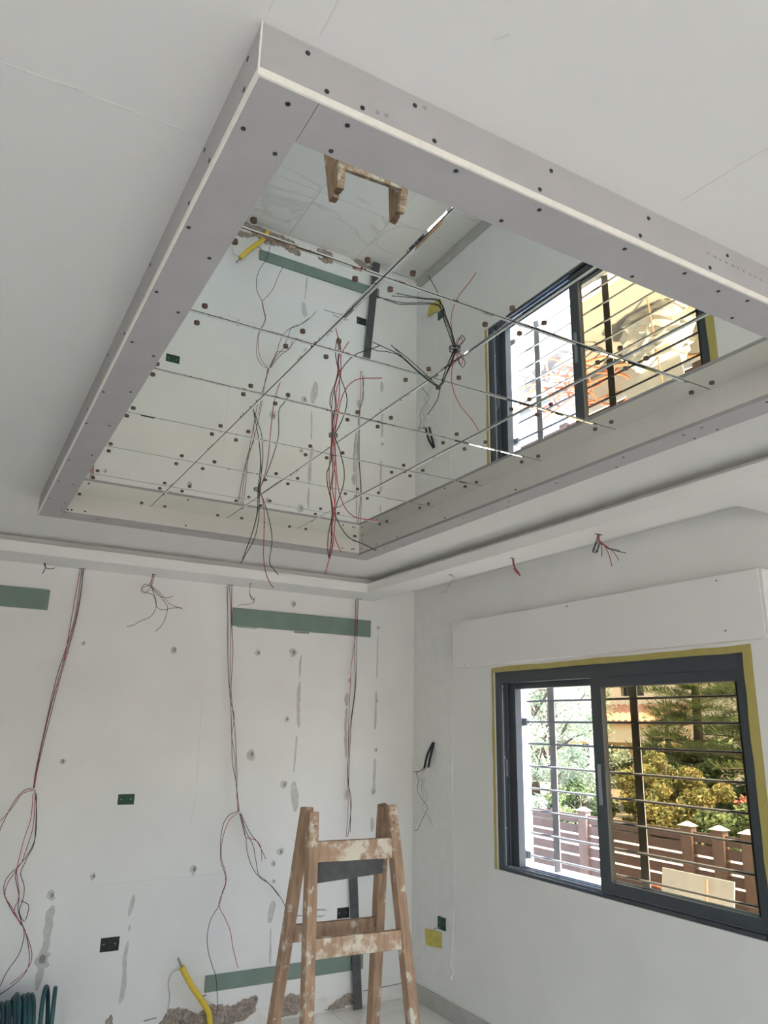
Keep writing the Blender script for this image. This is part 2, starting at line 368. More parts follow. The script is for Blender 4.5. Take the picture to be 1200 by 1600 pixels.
STREAKS = [([(-.905, 2.179), (-.911, 2.10), (-.911, 2.02)], .018), ([(-.910, 2.0), (-.912, 1.88), (-.898, 1.699)], .026), ([(-.915, 1.36), (-.908, 1.286), (-.898, 1.175)], .05), ([(-.548, 1.938), (-.545, 1.85)], .045),
           ([(-.545, 1.84), (-.547, 1.7), (-.537, 1.503)], .022), ([(-.529, 1.30), (-.527, 1.235)], .036), ([(-.313, 1.959), (-.317, 1.696)], .018), ([(-.312, 1.503), (-.316, 1.285)], .022), ([(-.327, 1.121), (-.324, 1.03)], .035),
           ([(-2.298, .745), (-2.309, .68), (-2.309, .619), (-2.308, .514)], .045), ([(-2.318, .45), (-2.329, .339)], .045), ([(-1.873, .765), (-1.887, .655)], .026), ([(-1.878, .609), (-1.878, .576)], .016), ([(-1.879, .528), (-1.888, .442), (-1.877, .314), (-1.89, .219)], .026),
           ([(-1.014, .66), (-1.023, .599), (-1.033, .54)], .05), ([(-1.022, .509), (-1.013, .309)], .014), ([(-.91, 1.65), (-.92, 1.42)], .012), ([(-.31, 2.36), (-.312, 2.05)], .01)]
for k, (pl, w) in enumerate(STREAKS):
    r = random.Random(200 + k); P = [(p.x, p.z) for p in spline([(x, 0, z) for x, z in pl], .03)]
    n = len(P); left, right = [], []
    for i, (x, z) in enumerate(P):
        e = .35 if i in (0, n - 1) else 1
        left.append((x - w / 2 * e * r.uniform(.6, 1.25), z)); right.append((x + w / 2 * e * r.uniform(.6, 1.25), z))
    MB().prism(left + right[::-1], 1, -.0012, .002).build('filler_streak', 'patch_grey', wall_back)
for a, b in (((-2.035, .829), (-1.77, .833)), ((-1.77, .833), (-1.504, .838)), ((-1.504, .838), (-1.346, .838)), ((-2.1, .825), (-2.035, .829)), ((-1.56, 1.36), (-1.57, 1.9)), ((-1.575, 1.12), (-1.56, 1.3))):
    MB().beam((a[0], -.0004, a[1]), (b[0], -.0004, b[1]), (0, 1, 0), .0012, .0018).build('crack', 'pencil', wall_back)
def rough_patch(name, poly, depth, seed, m, parent):
    # crumbled relief: a fine grid clipped to the outline, every inner point at its own depth
    r = random.Random(seed); c = .009
    def inside(x, z):
        k = False; n = len(poly)
        for i in range(n):
            (x1, z1), (x2, z2) = poly[i], poly[(i + 1) % n]
            if (z1 > z) != (z2 > z) and x < (x2 - x1) * (z - z1) / (z2 - z1) + x1: k = not k
        return k
    x0, x1 = min(p[0] for p in poly), max(p[0] for p in poly); z0, z1 = max(.002, min(p[1] for p in poly)), max(p[1] for p in poly)
    nx_, nz_ = int((x1 - x0) / c) + 1, int((z1 - z0) / c) + 1; v = []; f = []; idx = {}
    cell = {(i, j) for i in range(nx_) for j in range(nz_) if inside(x0 + (i + .5) * c, z0 + (j + .5) * c)}
    def vid(i, j):
        if (i, j) not in idx:
            full = all(q in cell for q in ((i, j), (i - 1, j), (i, j - 1), (i - 1, j - 1)))
            idx[(i, j)] = len(v); v.append((x0 + i * c + r.uniform(-.003, .003), -r.uniform(.001, depth) if full else .003, max(.001, z0 + j * c + r.uniform(-.003, .003))))
        return idx[(i, j)]
    for i, j in sorted(cell): f.append((vid(i, j), vid(i + 1, j), vid(i + 1, j + 1), vid(i, j + 1)))
    return raw(name, v, f, m, parent)
rough_patch('broken_plaster', [(-1.70, .012), (-1.66, .10), (-1.62, .155), (-1.518, .150), (-1.45, .11), (-1.369, .150), (-1.25, .122), (-1.16, .15), (-1.072, .155), (-1.09, .07), (-1.16, .03), (-1.40, .012)], .022, 3, 'rubble', wall_back)
rough_patch('broken_plaster', [(-.94, .02), (-.935, .118), (-.87, .14), (-.80, .118), (-.79, .05), (-.82, .015)], .020, 4, 'rubble', wall_back)
rough_patch('broken_plaster', [(-.64, .005), (-.56, .05), (-.47, .085), (-.40, .06), (-.395, .012)], .018, 5, 'rubble', wall_back)
rough_patch('broken_plaster', [(-1.96, .10), (-1.955, .155), (-1.93, .18), (-1.91, .15), (-1.92, .10)], .012, 6, 'rubble', wall_back)
for k, (a, b, z) in enumerate(((-.36, -.23, .082), (-.23, -.04, .085), (-1.75, -1.68, .115), (-1.45, -1.40, .19))):
    MB().beam((a, -.001, z), (b, -.001, z + .006), (0, 1, 0), .004, .005).build('plaster_gap', 'patch_dark', wall_back)
# plaster repair on the short wall between the corner and the window
r = random.Random(5); outl = []
base = [(-.02, 2.43), (-.11, 2.46), (-.2, 2.45), (-.33, 2.475), (-.45, 2.47), (-.49, 2.43), (-.495, 2.0), (-.50, 1.5), (-.505, 1.0), (-.50, .5), (-.47, .30), (-.43, .195), (-.34, .215), (-.24, .20), (-.15, .25), (-.06, .27), (-.03, .35), (-.025, .9), (-.03, 1.5), (-.02, 2.0)]
for i, a in enumerate(base):
    b = base[(i + 1) % len(base)]
    for k in range(4): outl.append((a[0] + (b[0] - a[0]) * k / 4 + r.uniform(-.007, .007), a[1] + (b[1] - a[1]) * k / 4 + r.uniform(-.008, .008)))
MB().prism(outl, 0, -.0045, .002).build('plaster_repair', 'patch_white', wall_right)
for k, (y, z, w, h) in enumerate(((-.43, .27, .12, .11), (-.10, .34, .1, .14), (-.08, 2.33, .06, .16), (-.40, 2.42, .12, .05), (-.27, 1.60, .04, .06))):
    MB().prism(blob(y, z, w, h, 300 + k, 16, .3), 0, -.0085, .002).build('plaster_lump', 'patch_white', wall_right)

# ================================================================== raw gypsum frame round the mirror
FX0, FX1, FY0, FY1 = -2.7506, -1.0510, -3.9820, -1.1740
IX0, IX1, IY0, IY1 = -2.6520, -1.1500, -3.8860, -1.2700
ZB = 2.6086; ZM = 2.70; BT = .0125; ZB1 = ZB + BT
fr = tag(empty('gypsum_frame', ((FX0 + FX1) / 2, (FY0 + FY1) / 2, ZC)), 'grey raw plasterboard box frame screwed around the mirrored ceiling', 'frame')
E_ = .004
def board(name, m, *b, parent=fr): return MB().box(*b).build(name, m, parent, bevel=.0008)
bl = board('bottom_board', 'gypsum_grey', FX0 + E_, IX0, FY0 + E_, FY1 - E_, ZB, ZB1)
br = board('bottom_board', 'gypsum_grey', IX1, FX1 - E_, FY0 + E_, FY1 - E_, ZB, ZB1)
bn = board('bottom_board', 'gypsum_grey', IX0 + .0008, IX1 - .0008, FY0 + E_, IY0, ZB + .0006, ZB1)
bf = board('bottom_board', 'gypsum_grey', IX0 + .0008, IX1 - .0008, IY1, FY1 - E_, ZB + .0006, ZB1)
for b in ((FX0, FX0 + E_, FY0, FY1), (FX1 - E_, FX1, FY0, FY1), (FX0 + E_, FX1 - E_, FY0, FY0 + E_), (FX0 + E_, FX1 - E_, FY1 - E_, FY1)):
    MB().box(*b, ZB + .0004, ZB1 + .001).build('board_edge', 'gypsum_core', fr)
on = board('side_board', 'gypsum_grey', FX0, FX1, FY0 + .0012, FY0 + BT, ZB1 + .001, ZC)
of = board('side_board', 'gypsum_grey', FX0, FX1, FY1 - BT, FY1 - .001, ZB1 + .001, ZC)
ol = board('side_board', 'gypsum_grey', FX0 + .0012, FX0 + BT, FY0 + BT, FY1 - BT, ZB1 + .001, ZC)
orr = board('side_board', 'gypsum_grey', FX1 - BT, FX1 - .001, FY0 + BT, FY1 - BT, ZB1 + .001, ZC)
MB().box(FX0 - .0006, FX0 + .002, FY0 - .0006, FY0 + .002, ZB1, ZC).build('corner_edge', 'gypsum_core', fr)
inn = board('inner_board', 'gypsum_ivory', IX0 - BT, IX1 + BT, IY0 - BT, IY0, ZB1, ZC)
inf = board('inner_board', 'gypsum_ivory', IX0 - BT, IX1 + BT, IY1, IY1 + BT, ZB1, ZC)
inl = board('inner_board', 'gypsum_ivory', IX0 - BT, IX0, IY0, IY1, ZB1, ZC)
inr = board('inner_board', 'gypsum_ivory', IX1, IX1 + BT, IY0, IY1, ZB1, ZC)
def screws(parent, axis, t, sgn, pts):
    for a, b in pts:
        c = {0: (t, a, b), 1: (a, t, b), 2: (a, b, t)}[axis]
        MB().disc(c, axis, .0042, sgn * .0012, 8).build('screw', 'screw_black', parent)
LB = [(-2.692, -3.953), (-2.733, -3.872), (-2.67, -3.847), (-2.738, -3.585), (-2.675, -3.51), (-2.736, -3.33), (-2.673, -3.27), (-2.733, -3.072), (-2.67, -3.025), (-2.739, -2.73), (-2.673, -2.771), (-2.742, -2.457), (-2.676, -2.475), (-2.738, -2.062), (-2.675, -2.157), (-2.736, -1.777), (-2.679, -1.757), (-2.737, -1.5), (-2.672, -1.46), (-2.666, -1.315)]
screws(bl, 2, ZB + .0003, -1, LB)
screws(bn, 2, ZB + .0009, -1, [(-2.596, -3.961), (-2.594, -3.899), (-2.395, -3.966), (-2.25, -3.903), (-2.211, -3.962), (-1.995, -3.959), (-1.912, -3.901), (-1.831, -3.964), (-1.718, -3.957), (-1.634, -3.965), (-1.6, -3.903), (-1.4, -3.96), (-1.3, -3.905)])
screws(on, 1, FY0 + .0014, -1, [(-2.676, 2.687), (-2.642, 2.633), (-2.581, 2.633), (-2.486, 2.685), (-2.448, 2.633), (-2.196, 2.685), (-2.225, 2.633), (-1.946, 2.683), (-1.974, 2.633), (-1.709, 2.684), (-1.772, 2.633), (-1.5, 2.685), (-1.52, 2.633), (-1.25, 2.685), (-1.22, 2.633)])
for x, z in ((-2.554, 2.638), (-2.538, 2.640), (-2.467, 2.690)): MB().disc((x, FY0 + .0014, z), 1, .0042, -.0006, 7).build('dimple', 'print_grey', on)
for k in range(10):
    x = -1.775 + k * .019; MB().box(x, x + .006 + .004 * (k % 3 == 1), FY0 + .0008, FY0 + .0014, 2.664 - .0004 * k, 2.669 - .0004 * k).build('print_mark', 'print_grey', on)
screws(ol, 0, FX0 + .0014, -1, [(-3.922, 2.690), (-3.916, 2.637), (-3.701, 2.690), (-3.743, 2.637), (-3.62, 2.634), (-3.295, 2.690), (-3.05, 2.637), (-2.8, 2.69), (-2.5, 2.637), (-2.1, 2.69), (-1.8, 2.637)])
screws(br, 2, ZB + .0003, -1, [(-1.123, -3.446), (-1.07, -3.461), (-1.121, -3.378), (-1.066, -3.375), (-1.124, -3.135), (-1.068, -3.05), (-1.122, -2.8), (-1.119, -2.517), (-1.068, -2.45), (-1.12, -2.2), (-1.068, -2.1), (-1.12, -1.9), (-1.066, -1.6), (-1.121, -1.5), (-1.128, -3.665), (-1.07, -3.72)])
screws(bf, 2, ZB + .0009, -1, [(-2.5, -1.25), (-2.2, -1.2), (-1.9, -1.25), (-1.6, -1.2), (-1.3, -1.25)])
screws(inf, 1, IY1 + .0002, -1, [(-2.636, 2.630), (-2.62, 2.631), (-2.563, 2.633), (-1.192, 2.638), (-1.18, 2.640), (-1.25, 2.636), (-1.172, 2.685), (-1.185, 2.686), (-2.1, 2.635), (-1.7, 2.69)])
screws(inr, 0, IX1 + .0002, -1, [(-1.676, 2.628), (-1.466, 2.633), (-1.30, 2.64), (-1.31, 2.685), (-2.1, 2.63), (-2.6, 2.63)])

# ================================================================== mirror tiles
mp = tag(empty('ceiling_mirror', ((IX0 + IX1) / 2, (IY0 + IY1) / 2, ZC)), 'mirror tiles glued in a grid inside the grey ceiling frame', 'mirror')
MB().box(IX0, IX1, IY0, IY1, ZM + .0038, ZC - .0002).build('backing', 'backing_dark', mp)
NXT, NYT = 4, 7; mw, ml = (IX1 - IX0) / NXT, (IY1 - IY0) / NYT
def tile_mesh():
    g, bv = .0016, .0066; v = []; f = []
    for (ins, z) in ((g, .0012), (g + bv, 0.0)):
        for sx, sy in ((-1, -1), (1, -1), (1, 1), (-1, 1)): v.append((sx * (mw / 2 - ins), sy * (ml / 2 - ins), z))
    for sx, sy in ((-1, -1), (1, -1), (1, 1), (-1, 1)): v.append((sx * (mw / 2 - g), sy * (ml / 2 - g), .0036))
    f.append((7, 6, 5, 4))
    for i in range(4):
        j = (i + 1) % 4; f.append((i, 4 + i, 4 + j, j)); f.append((8 + i, i, j, 8 + j))
    f.append((8, 9, 10, 11)); return v, f
tv, tf = tile_mesh(); t0 = None; c0 = None
HOLES = [(-1.945, -1.82), (-1.945, -2.573), (-1.945, -3.319)]
for i in range(NXT):
    for j in range(NYT):
        loc = (IX0 + mw * (i + .5), IY0 + ml * (j + .5), ZM)
        if t0 is None:
            t0 = raw('mirror_tile', tv, tf, 'mirror'); t0.location = loc; t = t0; attach(t, mp)
        else: t = share(t0, 'mirror_tile', loc, mp)
        rr = random.Random(i * 31 + j)
        for sx in (-1, 1):
            for sy in (-1, 1):
                px = loc[0] + sx * (mw / 2 - rr.uniform(.035, .07)); py = loc[1] + sy * (ml / 2 - rr.uniform(.03, .055))
                if c0 is None:
                    c0 = MB().disc((0, 0, 0), 2, .0075, -.004, 6).disc((0, 0, -.004), 2, .0035, -.0015, 6).build('screw_cap', 'clip_brown'); c0.location = (px, py, ZM); attach(c0, t)
                else: share(c0, 'screw_cap', (px, py, ZM), t)

# ================================================================== window
w1 = structure(empty('window_1', (.06, -1.83, .92)))
def wb(name, m, *b, parent=w1, bevel=.002): return MB().box(*b).build(name, m, parent, bevel=bevel)
jl = wb('jamb', 'alu_dark', .012, .108, -1.005, -.95, .92, 2.062)
wb('jamb', 'alu_dark', .012, .108, -2.712, -2.672, .92, 2.062)
hd = wb('head', 'alu_dark', .012, .108, -2.672, -1.005, 1.99, 2.062)
bt = wb('bottom_track', 'alu_dark', .008, .108, -2.672, -1.005, .92, .938)
for x in (.035, .072, .105): wb('rail', 'alu_edge', x - .0025, x + .0025, -2.672, -1.005, .938, .950, parent=bt, bevel=0)
for x in (.02, .058, .1): wb('rail', 'alu_edge', x - .002, x + .002, -1.012, -1.005, .945, 1.985, parent=jl, bevel=0)
for z in (1.15, 1.55, 1.97): MB().disc((.030, -1.0055, z), 1, .006, -.002, 8).build('rivet', 'alu_edge', jl)
wb('latch', 'alu_edge', .04, .052, -1.012, -1.005, 1.44, 1.54, parent=jl)
wb('shutter_guide', 'alu_dark', .060, .108, -1.082, -1.012, .938, 1.99)
wb('shutter_slat', 'alu_dark', .07, .108, -2.672, -1.082, 1.955, 1.99)
def sash(x0, x1, y0, y1, name, m='alu_dark'):
    s = MB(); z0, z1 = .946, 1.995
    s.box(x0, x1, y0, y0 + .05, z0, z1).box(x0, x1, y1 - .072, y1, z0, z1).box(x0, x1, y0 + .05, y1 - .072, z0, z0 + .050).box(x0, x1, y0 + .05, y1 - .072, z1 - .055, z1)
    o = s.build(name, m, w1); xm = (x0 + x1) / 2
    MB().box(xm - .003, xm + .003, y0 + .048, y1 - .070, z0 + .048, z1 - .052).build('pane', 'bronze_glass', o)
    return o
sf = sash(.020, .050, -2.70, -1.765, 'sliding_sash'); sb = sash(.062, .092, -2.662, -1.728, 'sliding_sash')
MB().box(.012, .020, -1.812, -1.79, 1.35, 1.55).build('pull_handle', 'alu_edge', sf, bevel=.002)

# shutter box over the window
sx = tag(MB().box(-.06, -.0005, -2.868, -.5943, 2.104, 2.4008).build('shutter_box', 'shutter_white', bevel=.004), 'long white boxed-in panel on the wall above the barred window', 'shutter box')
for y, z in ((-.66, 2.388), (-2.66, 2.375), (-2.68, 2.15), (-.72, 2.12), (-1.7, 2.38)): MB().disc((-.0602, y, z), 0, .004, -.001, 8).build('screw', 'screw_black', sx)
MB().box(-.058, -.001, -2.885, -2.868, 2.11, 2.395).build('end_trim', 'shutter_white', sx, bevel=.004)

# masking tape round the window
def tape(name, poly, label):
    rr = random.Random(len(poly)); return tag(MB().prism(poly, 0, -.0016, -.0002).build(name, 'tape_yellow'), label, 'tape')
def wavy(a, b, n, w, seed, ax):
    rr = random.Random(seed); A, B = [], []
    for i in range(n + 1):
        t = i / n; q = a + (b - a) * t
        A.append((q, w[0] + rr.uniform(-.002, .002))); B.append((q, w[1] + rr.uniform(-.003, .003)))
    P = A + B[::-1]
    return P if ax == 0 else [(y, x) for x, y in P]
tape('masking_tape', wavy(.92, 2.085, 12, (-.952, -.928), 1, 1), 'yellow masking tape strip down the left edge of the window')
tape('masking_tape', wavy(-2.752, -.953, 14, (2.058, 2.090), 2, 0), 'yellow masking tape strip along the top edge of the window')
tape('masking_tape', wavy(.95, 2.060, 12, (-2.752, -2.706), 3, 1), 'yellow masking tape strip down the right edge of the window')

# burglar bars
gr = tag(empty('window_grille', (.2, -1.8, .93)), 'dark steel burglar bars fixed outside the window', 'grille')
BZ = [.996, 1.123, 1.25, 1.374, 1.503, 1.633, 1.762, 1.886]
for k, z in enumerate(BZ):
    y1 = -.985 if k in (0, 6) else -1.03
    MB().tube([(.2, -2.60, z), (.2, y1, z)], .0065, 8).build('bar', 'steel_bar', gr, smooth=False)
    if k in (0, 6):
        b = MB().box(.155, .245, -.991, -.985, z - .025, z + .025).box(.19, .21, -1.03, -.991, z - .02, z + .02).build('bracket', 'steel_bar', gr)
        MB().disc((.172, -.9912, z), 1, .008, -.001, 8).build('bolt', 'cap_white', b)
for y in (-1.24, -1.885, -2.53): MB().box(.207, .213, y - .026, y + .026, .93, 1.985).build('flat_bar', 'flat_bar', gr)

# ================================================================== green plasterboard strips
def strip(x0, x1, z0, z1, label, tabs=()):
    o = tag(MB().box(x0, x1, -.0130, -.0004, z0, z1).build('plasterboard_strip', 'gypsum_green', bevel=.0015), label, 'plasterboard')
    MB().box(x0 + .001, x1 - .001, -.0125, -.0009, z0 - .0012, z0 + .0005).build('cut_edge', 'gypsum_core', o)
    for a, b, h in tabs: MB().box(a, b, -.012, -.0004, z0 - h, z0 - .0012).build('tab', 'gypsum_green', o)
    return o
strip(-3.55, -2.538, 2.3345, 2.455, 'short-looking green plasterboard strip high on the wall, cut off by the picture edge')
strip(-1.416, -.376, 2.3345, 2.455, 'green plasterboard strip high on the wall between two hanging wire bundles', ((-1.38, -1.24, .005), (-.97, -.86, .010)))
strip(-1.415, -.374, .2118, .2978, 'green plasterboard strip low on the wall behind the wooden ladder')

# ================================================================== electrical boxes
def ebox(axis, a0, a1, z0, z1, m, label, depth=.045, off=0.0):
    t = .004; s = MB()
    def bx(A0, A1, D0, D1, Z0, Z1):
        D0 += off; D1 += off
        s.box(A0, A1, D0, D1, Z0, Z1) if axis == 1 else s.box(D0, D1, A0, A1, Z0, Z1)
    bx(a0, a1, depth - t, depth, z0, z1); bx(a0, a0 + t, .0, depth - t, z0, z1); bx(a1 - t, a1, .0, depth - t, z0, z1)
    bx(a0 + t, a1 - t, .0, depth - t, z0, z0 + t); bx(a0 + t, a1 - t, .0, depth - t, z1 - t, z1)
    o = tag(s.build('electrical_box', m), label, 'electrical box')
    s = MB(); bx(a0 + t, a1 - t, .006, .010, z0 + t, z1 - t); s.build('cover', m, o)
    s = MB(); q = (a1 - a0)
    for k in (.2, .8):
        c = (a0 + q * k, .0045 + off, (z0 + z1) / 2) if axis == 1 else (.0045 + off, a0 + q * k, (z0 + z1) / 2)
        s.disc(c, axis, .004, .0015, 8)
    s.build('screw', 'alu_edge', o)
    return o
ebox(1, *PITS[0], 'box_green', 'green electrical box set in the bare wall at mid height')
ebox(1, *PITS[1], 'box_dark', 'dark electrical box low in the wall left of the yellow conduit')
ebox(1, *PITS[2], 'box_dark', 'dark electrical box seen between the ladder legs')
ebox(0, *RPIT, 'box_green', 'small green electrical box above the yellow tag near the corner', off=-.012)
tg = tag(MB().quad_box([(-.008, -.378, .372), (-.014, -.205, .355), (-.0152, -.205, .355), (-.0092, -.378, .372), (-.008, -.372, .462), (-.020, -.198, .452), (-.0212, -.198, .452), (-.0092, -.372, .462)]).build('yellow_tag', 'tag_yellow'), 'yellow paper tag hanging on the wall in the corner', 'tag')
MB().tube(spline([(-.012, -.29, .455), (-.016, -.31, .475), (-.012, -.345, .482), (.002, -.37, .515)]), .0016, 5).build('string', 'grey_wire', tg)

# ================================================================== loose wiring
WM = {'red': 'red_wire', 'black': 'black_wire', 'grey': 'grey_wire', 'sheath': 'sheath_black', 'yellow': 'yellow_pipe'}
def wires(name, data, label, r=.0022, hole=None, hole_axis=2):
    P0 = data[0][1][0]; o = tag(empty(name, P0), label, 'wires')
    for c, pts in data:
        MB().tube(spline(pts), r, 5).build('wire', WM[c], o, smooth=True)
    if hole:
        for h in hole: MB().box(h[0] - h[2], h[0] + h[2], h[1] - .006, h[1] + .006, ZS - .0012, ZS + .002).build('ceiling_slot', 'screw_black', o)
    return o
W1=[
 ('red',[(-2.391,-0.02,2.592),(-2.402,-0.026,2.32),(-2.415,-0.032,2.057),(-2.452,-0.038,1.803),(-2.476,-0.044,1.526),(-2.487,-0.05,1.358)]),
 ('black',[(-2.38,-0.02,2.594),(-2.384,-0.025,2.322),(-2.41,-0.03,2.131),(-2.443,-0.035,1.946),(-2.465,-0.04,1.698),(-2.484,-0.045,1.458),(-2.486,-0.05,1.352)]),
 ('red',[(-2.369,-0.02,2.595),(-2.374,-0.025,2.361),(-2.399,-0.03,2.151),(-2.429,-0.035,1.947),(-2.454,-0.04,1.768),(-2.476,-0.045,1.526),(-2.481,-0.05,1.358)]),
 ('black',[(-2.373,-0.02,2.595),(-2.369,-0.024,2.496),(-2.374,-0.029,2.322),(-2.398,-0.033,2.113),(-2.423,-0.037,1.947),(-2.452,-0.041,1.698),(-2.476,-0.046,1.475),(-2.483,-0.05,1.352)]),
 ('black',[(-2.486,-0.05,1.348),(-2.518,-0.052,1.349),(-2.553,-0.054,1.32),(-2.583,-0.056,1.263),(-2.612,-0.058,1.184),(-2.632,-0.06,1.106)]),
 ('red',[(-2.485,-0.05,1.342),(-2.538,-0.053,1.327),(-2.571,-0.055,1.269),(-2.608,-0.058,1.216),(-2.644,-0.06,1.169)]),
 ('black',[(-2.479,-0.05,1.345),(-2.458,-0.052,1.259),(-2.443,-0.053,1.096),(-2.478,-0.055,1.002),(-2.509,-0.057,0.957),(-2.515,-0.058,0.911),(-2.484,-0.06,0.816),(-2.481,-0.062,0.755),(-2.449,-0.063,0.676),(-2.434,-0.065,0.63),(-2.446,-0.067,0.542),(-2.495,-0.068,0.46),(-2.525,-0.07,0.377)]),
 ('red',[(-2.483,-0.05,1.325),(-2.478,-0.051,1.194),(-2.497,-0.053,1.098),(-2.509,-0.054,1.004),(-2.516,-0.055,0.942),(-2.548,-0.056,0.882),(-2.552,-0.058,0.821),(-2.506,-0.059,0.757),(-2.455,-0.06,0.676)]),
 ('black',[(-2.466,-0.05,1.325),(-2.448,-0.052,1.16),(-2.445,-0.053,1.064),(-2.464,-0.055,1.017),(-2.48,-0.057,0.971),(-2.492,-0.058,0.925),(-2.465,-0.06,0.861),(-2.463,-0.062,0.8),(-2.473,-0.063,0.739),(-2.442,-0.065,0.691),(-2.429,-0.067,0.751),(-2.439,-0.068,0.777),(-2.472,-0.07,0.793)]),
 ('black',[(-2.52,-0.05,0.948),(-2.557,-0.051,0.904),(-2.559,-0.052,0.836),(-2.503,-0.053,0.74),(-2.444,-0.054,0.668),(-2.413,-0.056,0.596),(-2.391,-0.057,0.504),(-2.402,-0.058,0.446),(-2.455,-0.059,0.394),(-2.521,-0.06,0.356)]),
 ('red',[(-2.472,-0.06,1.309),(-2.462,-0.06,1.162),(-2.475,-0.06,1.073),(-2.494,-0.06,0.979),(-2.514,-0.06,0.949),(-2.484,-0.06,0.816),(-2.498,-0.06,0.741),(-2.44,-0.06,0.66),(-2.383,-0.06,0.533),(-2.398,-0.06,0.461),(-2.468,-0.06,0.402)]),
]
W2=[
 ('red',[(-1.972,-0.1,2.604),(-1.976,-0.1,2.568),(-1.988,-0.1,2.526),(-2.021,-0.1,2.515),(-2.038,-0.1,2.489),(-2.021,-0.1,2.475),(-1.999,-0.1,2.489),(-1.979,-0.1,2.519)]),
 ('black',[(-1.968,-0.1,2.605),(-1.968,-0.1,2.564),(-1.975,-0.1,2.516),(-1.945,-0.1,2.451),(-1.936,-0.1,2.4),(-1.961,-0.1,2.339),(-2.019,-0.1,2.306),(-2.061,-0.1,2.276),(-2.097,-0.1,2.265)]),
 ('black',[(-1.976,-0.1,2.604),(-1.982,-0.1,2.547),(-1.971,-0.1,2.516),(-1.92,-0.1,2.473),(-1.875,-0.1,2.418),(-1.865,-0.1,2.399),(-1.88,-0.1,2.31),(-1.924,-0.1,2.248)]),
 ('red',[(-1.975,-0.1,2.556),(-1.992,-0.1,2.53),(-1.963,-0.1,2.517),(-1.913,-0.1,2.482),(-1.856,-0.1,2.427),(-1.773,-0.1,2.403)]),
 ('black',[(-1.979,-0.1,2.519),(-1.953,-0.1,2.49),(-1.919,-0.1,2.465),(-1.871,-0.1,2.462),(-1.841,-0.1,2.477)]),
 ('black',[(-1.98,-0.1,2.523),(-2.019,-0.1,2.531),(-2.035,-0.1,2.501),(-2.01,-0.1,2.48),(-1.958,-0.1,2.469),(-1.932,-0.1,2.4),(-1.891,-0.1,2.384),(-1.833,-0.1,2.402),(-1.774,-0.1,2.407)]),
]
W3=[
 ('black',[(-1.471,-0.02,2.594),(-1.453,-0.024,2.404),(-1.438,-0.027,2.197),(-1.419,-0.031,1.995),(-1.398,-0.035,1.876),(-1.373,-0.039,1.641),(-1.358,-0.043,1.488),(-1.324,-0.046,1.355),(-1.301,-0.05,1.194)]),
 ('red',[(-1.458,-0.02,2.595),(-1.431,-0.023,2.406),(-1.417,-0.027,2.158),(-1.402,-0.03,1.896),(-1.363,-0.033,1.758),(-1.372,-0.037,1.641),(-1.343,-0.04,1.526),(-1.33,-0.043,1.393),(-1.312,-0.047,1.298),(-1.292,-0.05,1.194)]),
 ('black',[(-1.44,-0.02,2.597),(-1.424,-0.024,2.364),(-1.401,-0.029,2.158),(-1.396,-0.033,1.916),(-1.354,-0.037,1.68),(-1.325,-0.041,1.449),(-1.315,-0.046,1.298),(-1.297,-0.05,1.194)]),
 ('black',[(-1.301,-0.05,1.194),(-1.349,-0.051,1.181),(-1.386,-0.051,1.135),(-1.399,-0.052,1.045),(-1.39,-0.053,0.92),(-1.366,-0.054,0.866),(-1.349,-0.054,0.801),(-1.365,-0.055,0.754),(-1.382,-0.056,0.676),(-1.424,-0.056,0.611),(-1.44,-0.057,0.528),(-1.429,-0.058,0.444),(-1.396,-0.059,0.357),(-1.367,-0.059,0.288),(-1.346,-0.06,0.123)]),
 ('red',[(-1.3,-0.05,1.187),(-1.355,-0.051,1.145),(-1.387,-0.052,1.045),(-1.387,-0.053,0.938),(-1.352,-0.054,0.847),(-1.351,-0.055,0.777),(-1.383,-0.055,0.686),(-1.338,-0.056,0.603),(-1.301,-0.057,0.531),(-1.279,-0.058,0.444),(-1.249,-0.059,0.357),(-1.239,-0.06,0.333)]),
 ('black',[(-1.292,-0.05,1.187),(-1.262,-0.051,1.112),(-1.24,-0.052,1.038),(-1.227,-0.053,0.965),(-1.198,-0.054,0.891),(-1.161,-0.056,0.835),(-1.118,-0.057,0.807),(-1.052,-0.058,0.755),(-0.984,-0.059,0.678),(-0.952,-0.06,0.622)]),
 ('black',[(-1.283,-0.05,1.179),(-1.239,-0.052,1.074),(-1.192,-0.053,0.999),(-1.166,-0.055,0.907),(-1.139,-0.057,0.815),(-1.075,-0.058,0.775),(-1.003,-0.06,0.698)]),
 ('black',[(-1.284,-0.05,1.186),(-1.218,-0.053,1.073),(-1.165,-0.055,1.016),(-1.142,-0.058,0.979),(-1.105,-0.06,0.915)]),
 ('red',[(-1.292,-0.05,1.187),(-1.261,-0.052,1.094),(-1.242,-0.054,1.045),(-1.183,-0.056,1.028),(-1.143,-0.058,0.99),(-1.13,-0.06,0.905)]),
]
W4=[
 ('black',[(-1.358,-0.148,2.604),(-1.358,-0.148,2.544),(-1.342,-0.148,2.504),(-1.32,-0.148,2.498),(-1.331,-0.148,2.471)]),
 ('red',[(-1.348,-0.148,2.524),(-1.324,-0.148,2.493),(-1.353,-0.148,2.465),(-1.396,-0.148,2.461),(-1.429,-0.148,2.445)]),
 ('black',[(-1.358,-0.148,2.532),(-1.337,-0.148,2.492),(-1.317,-0.148,2.515)]),
]
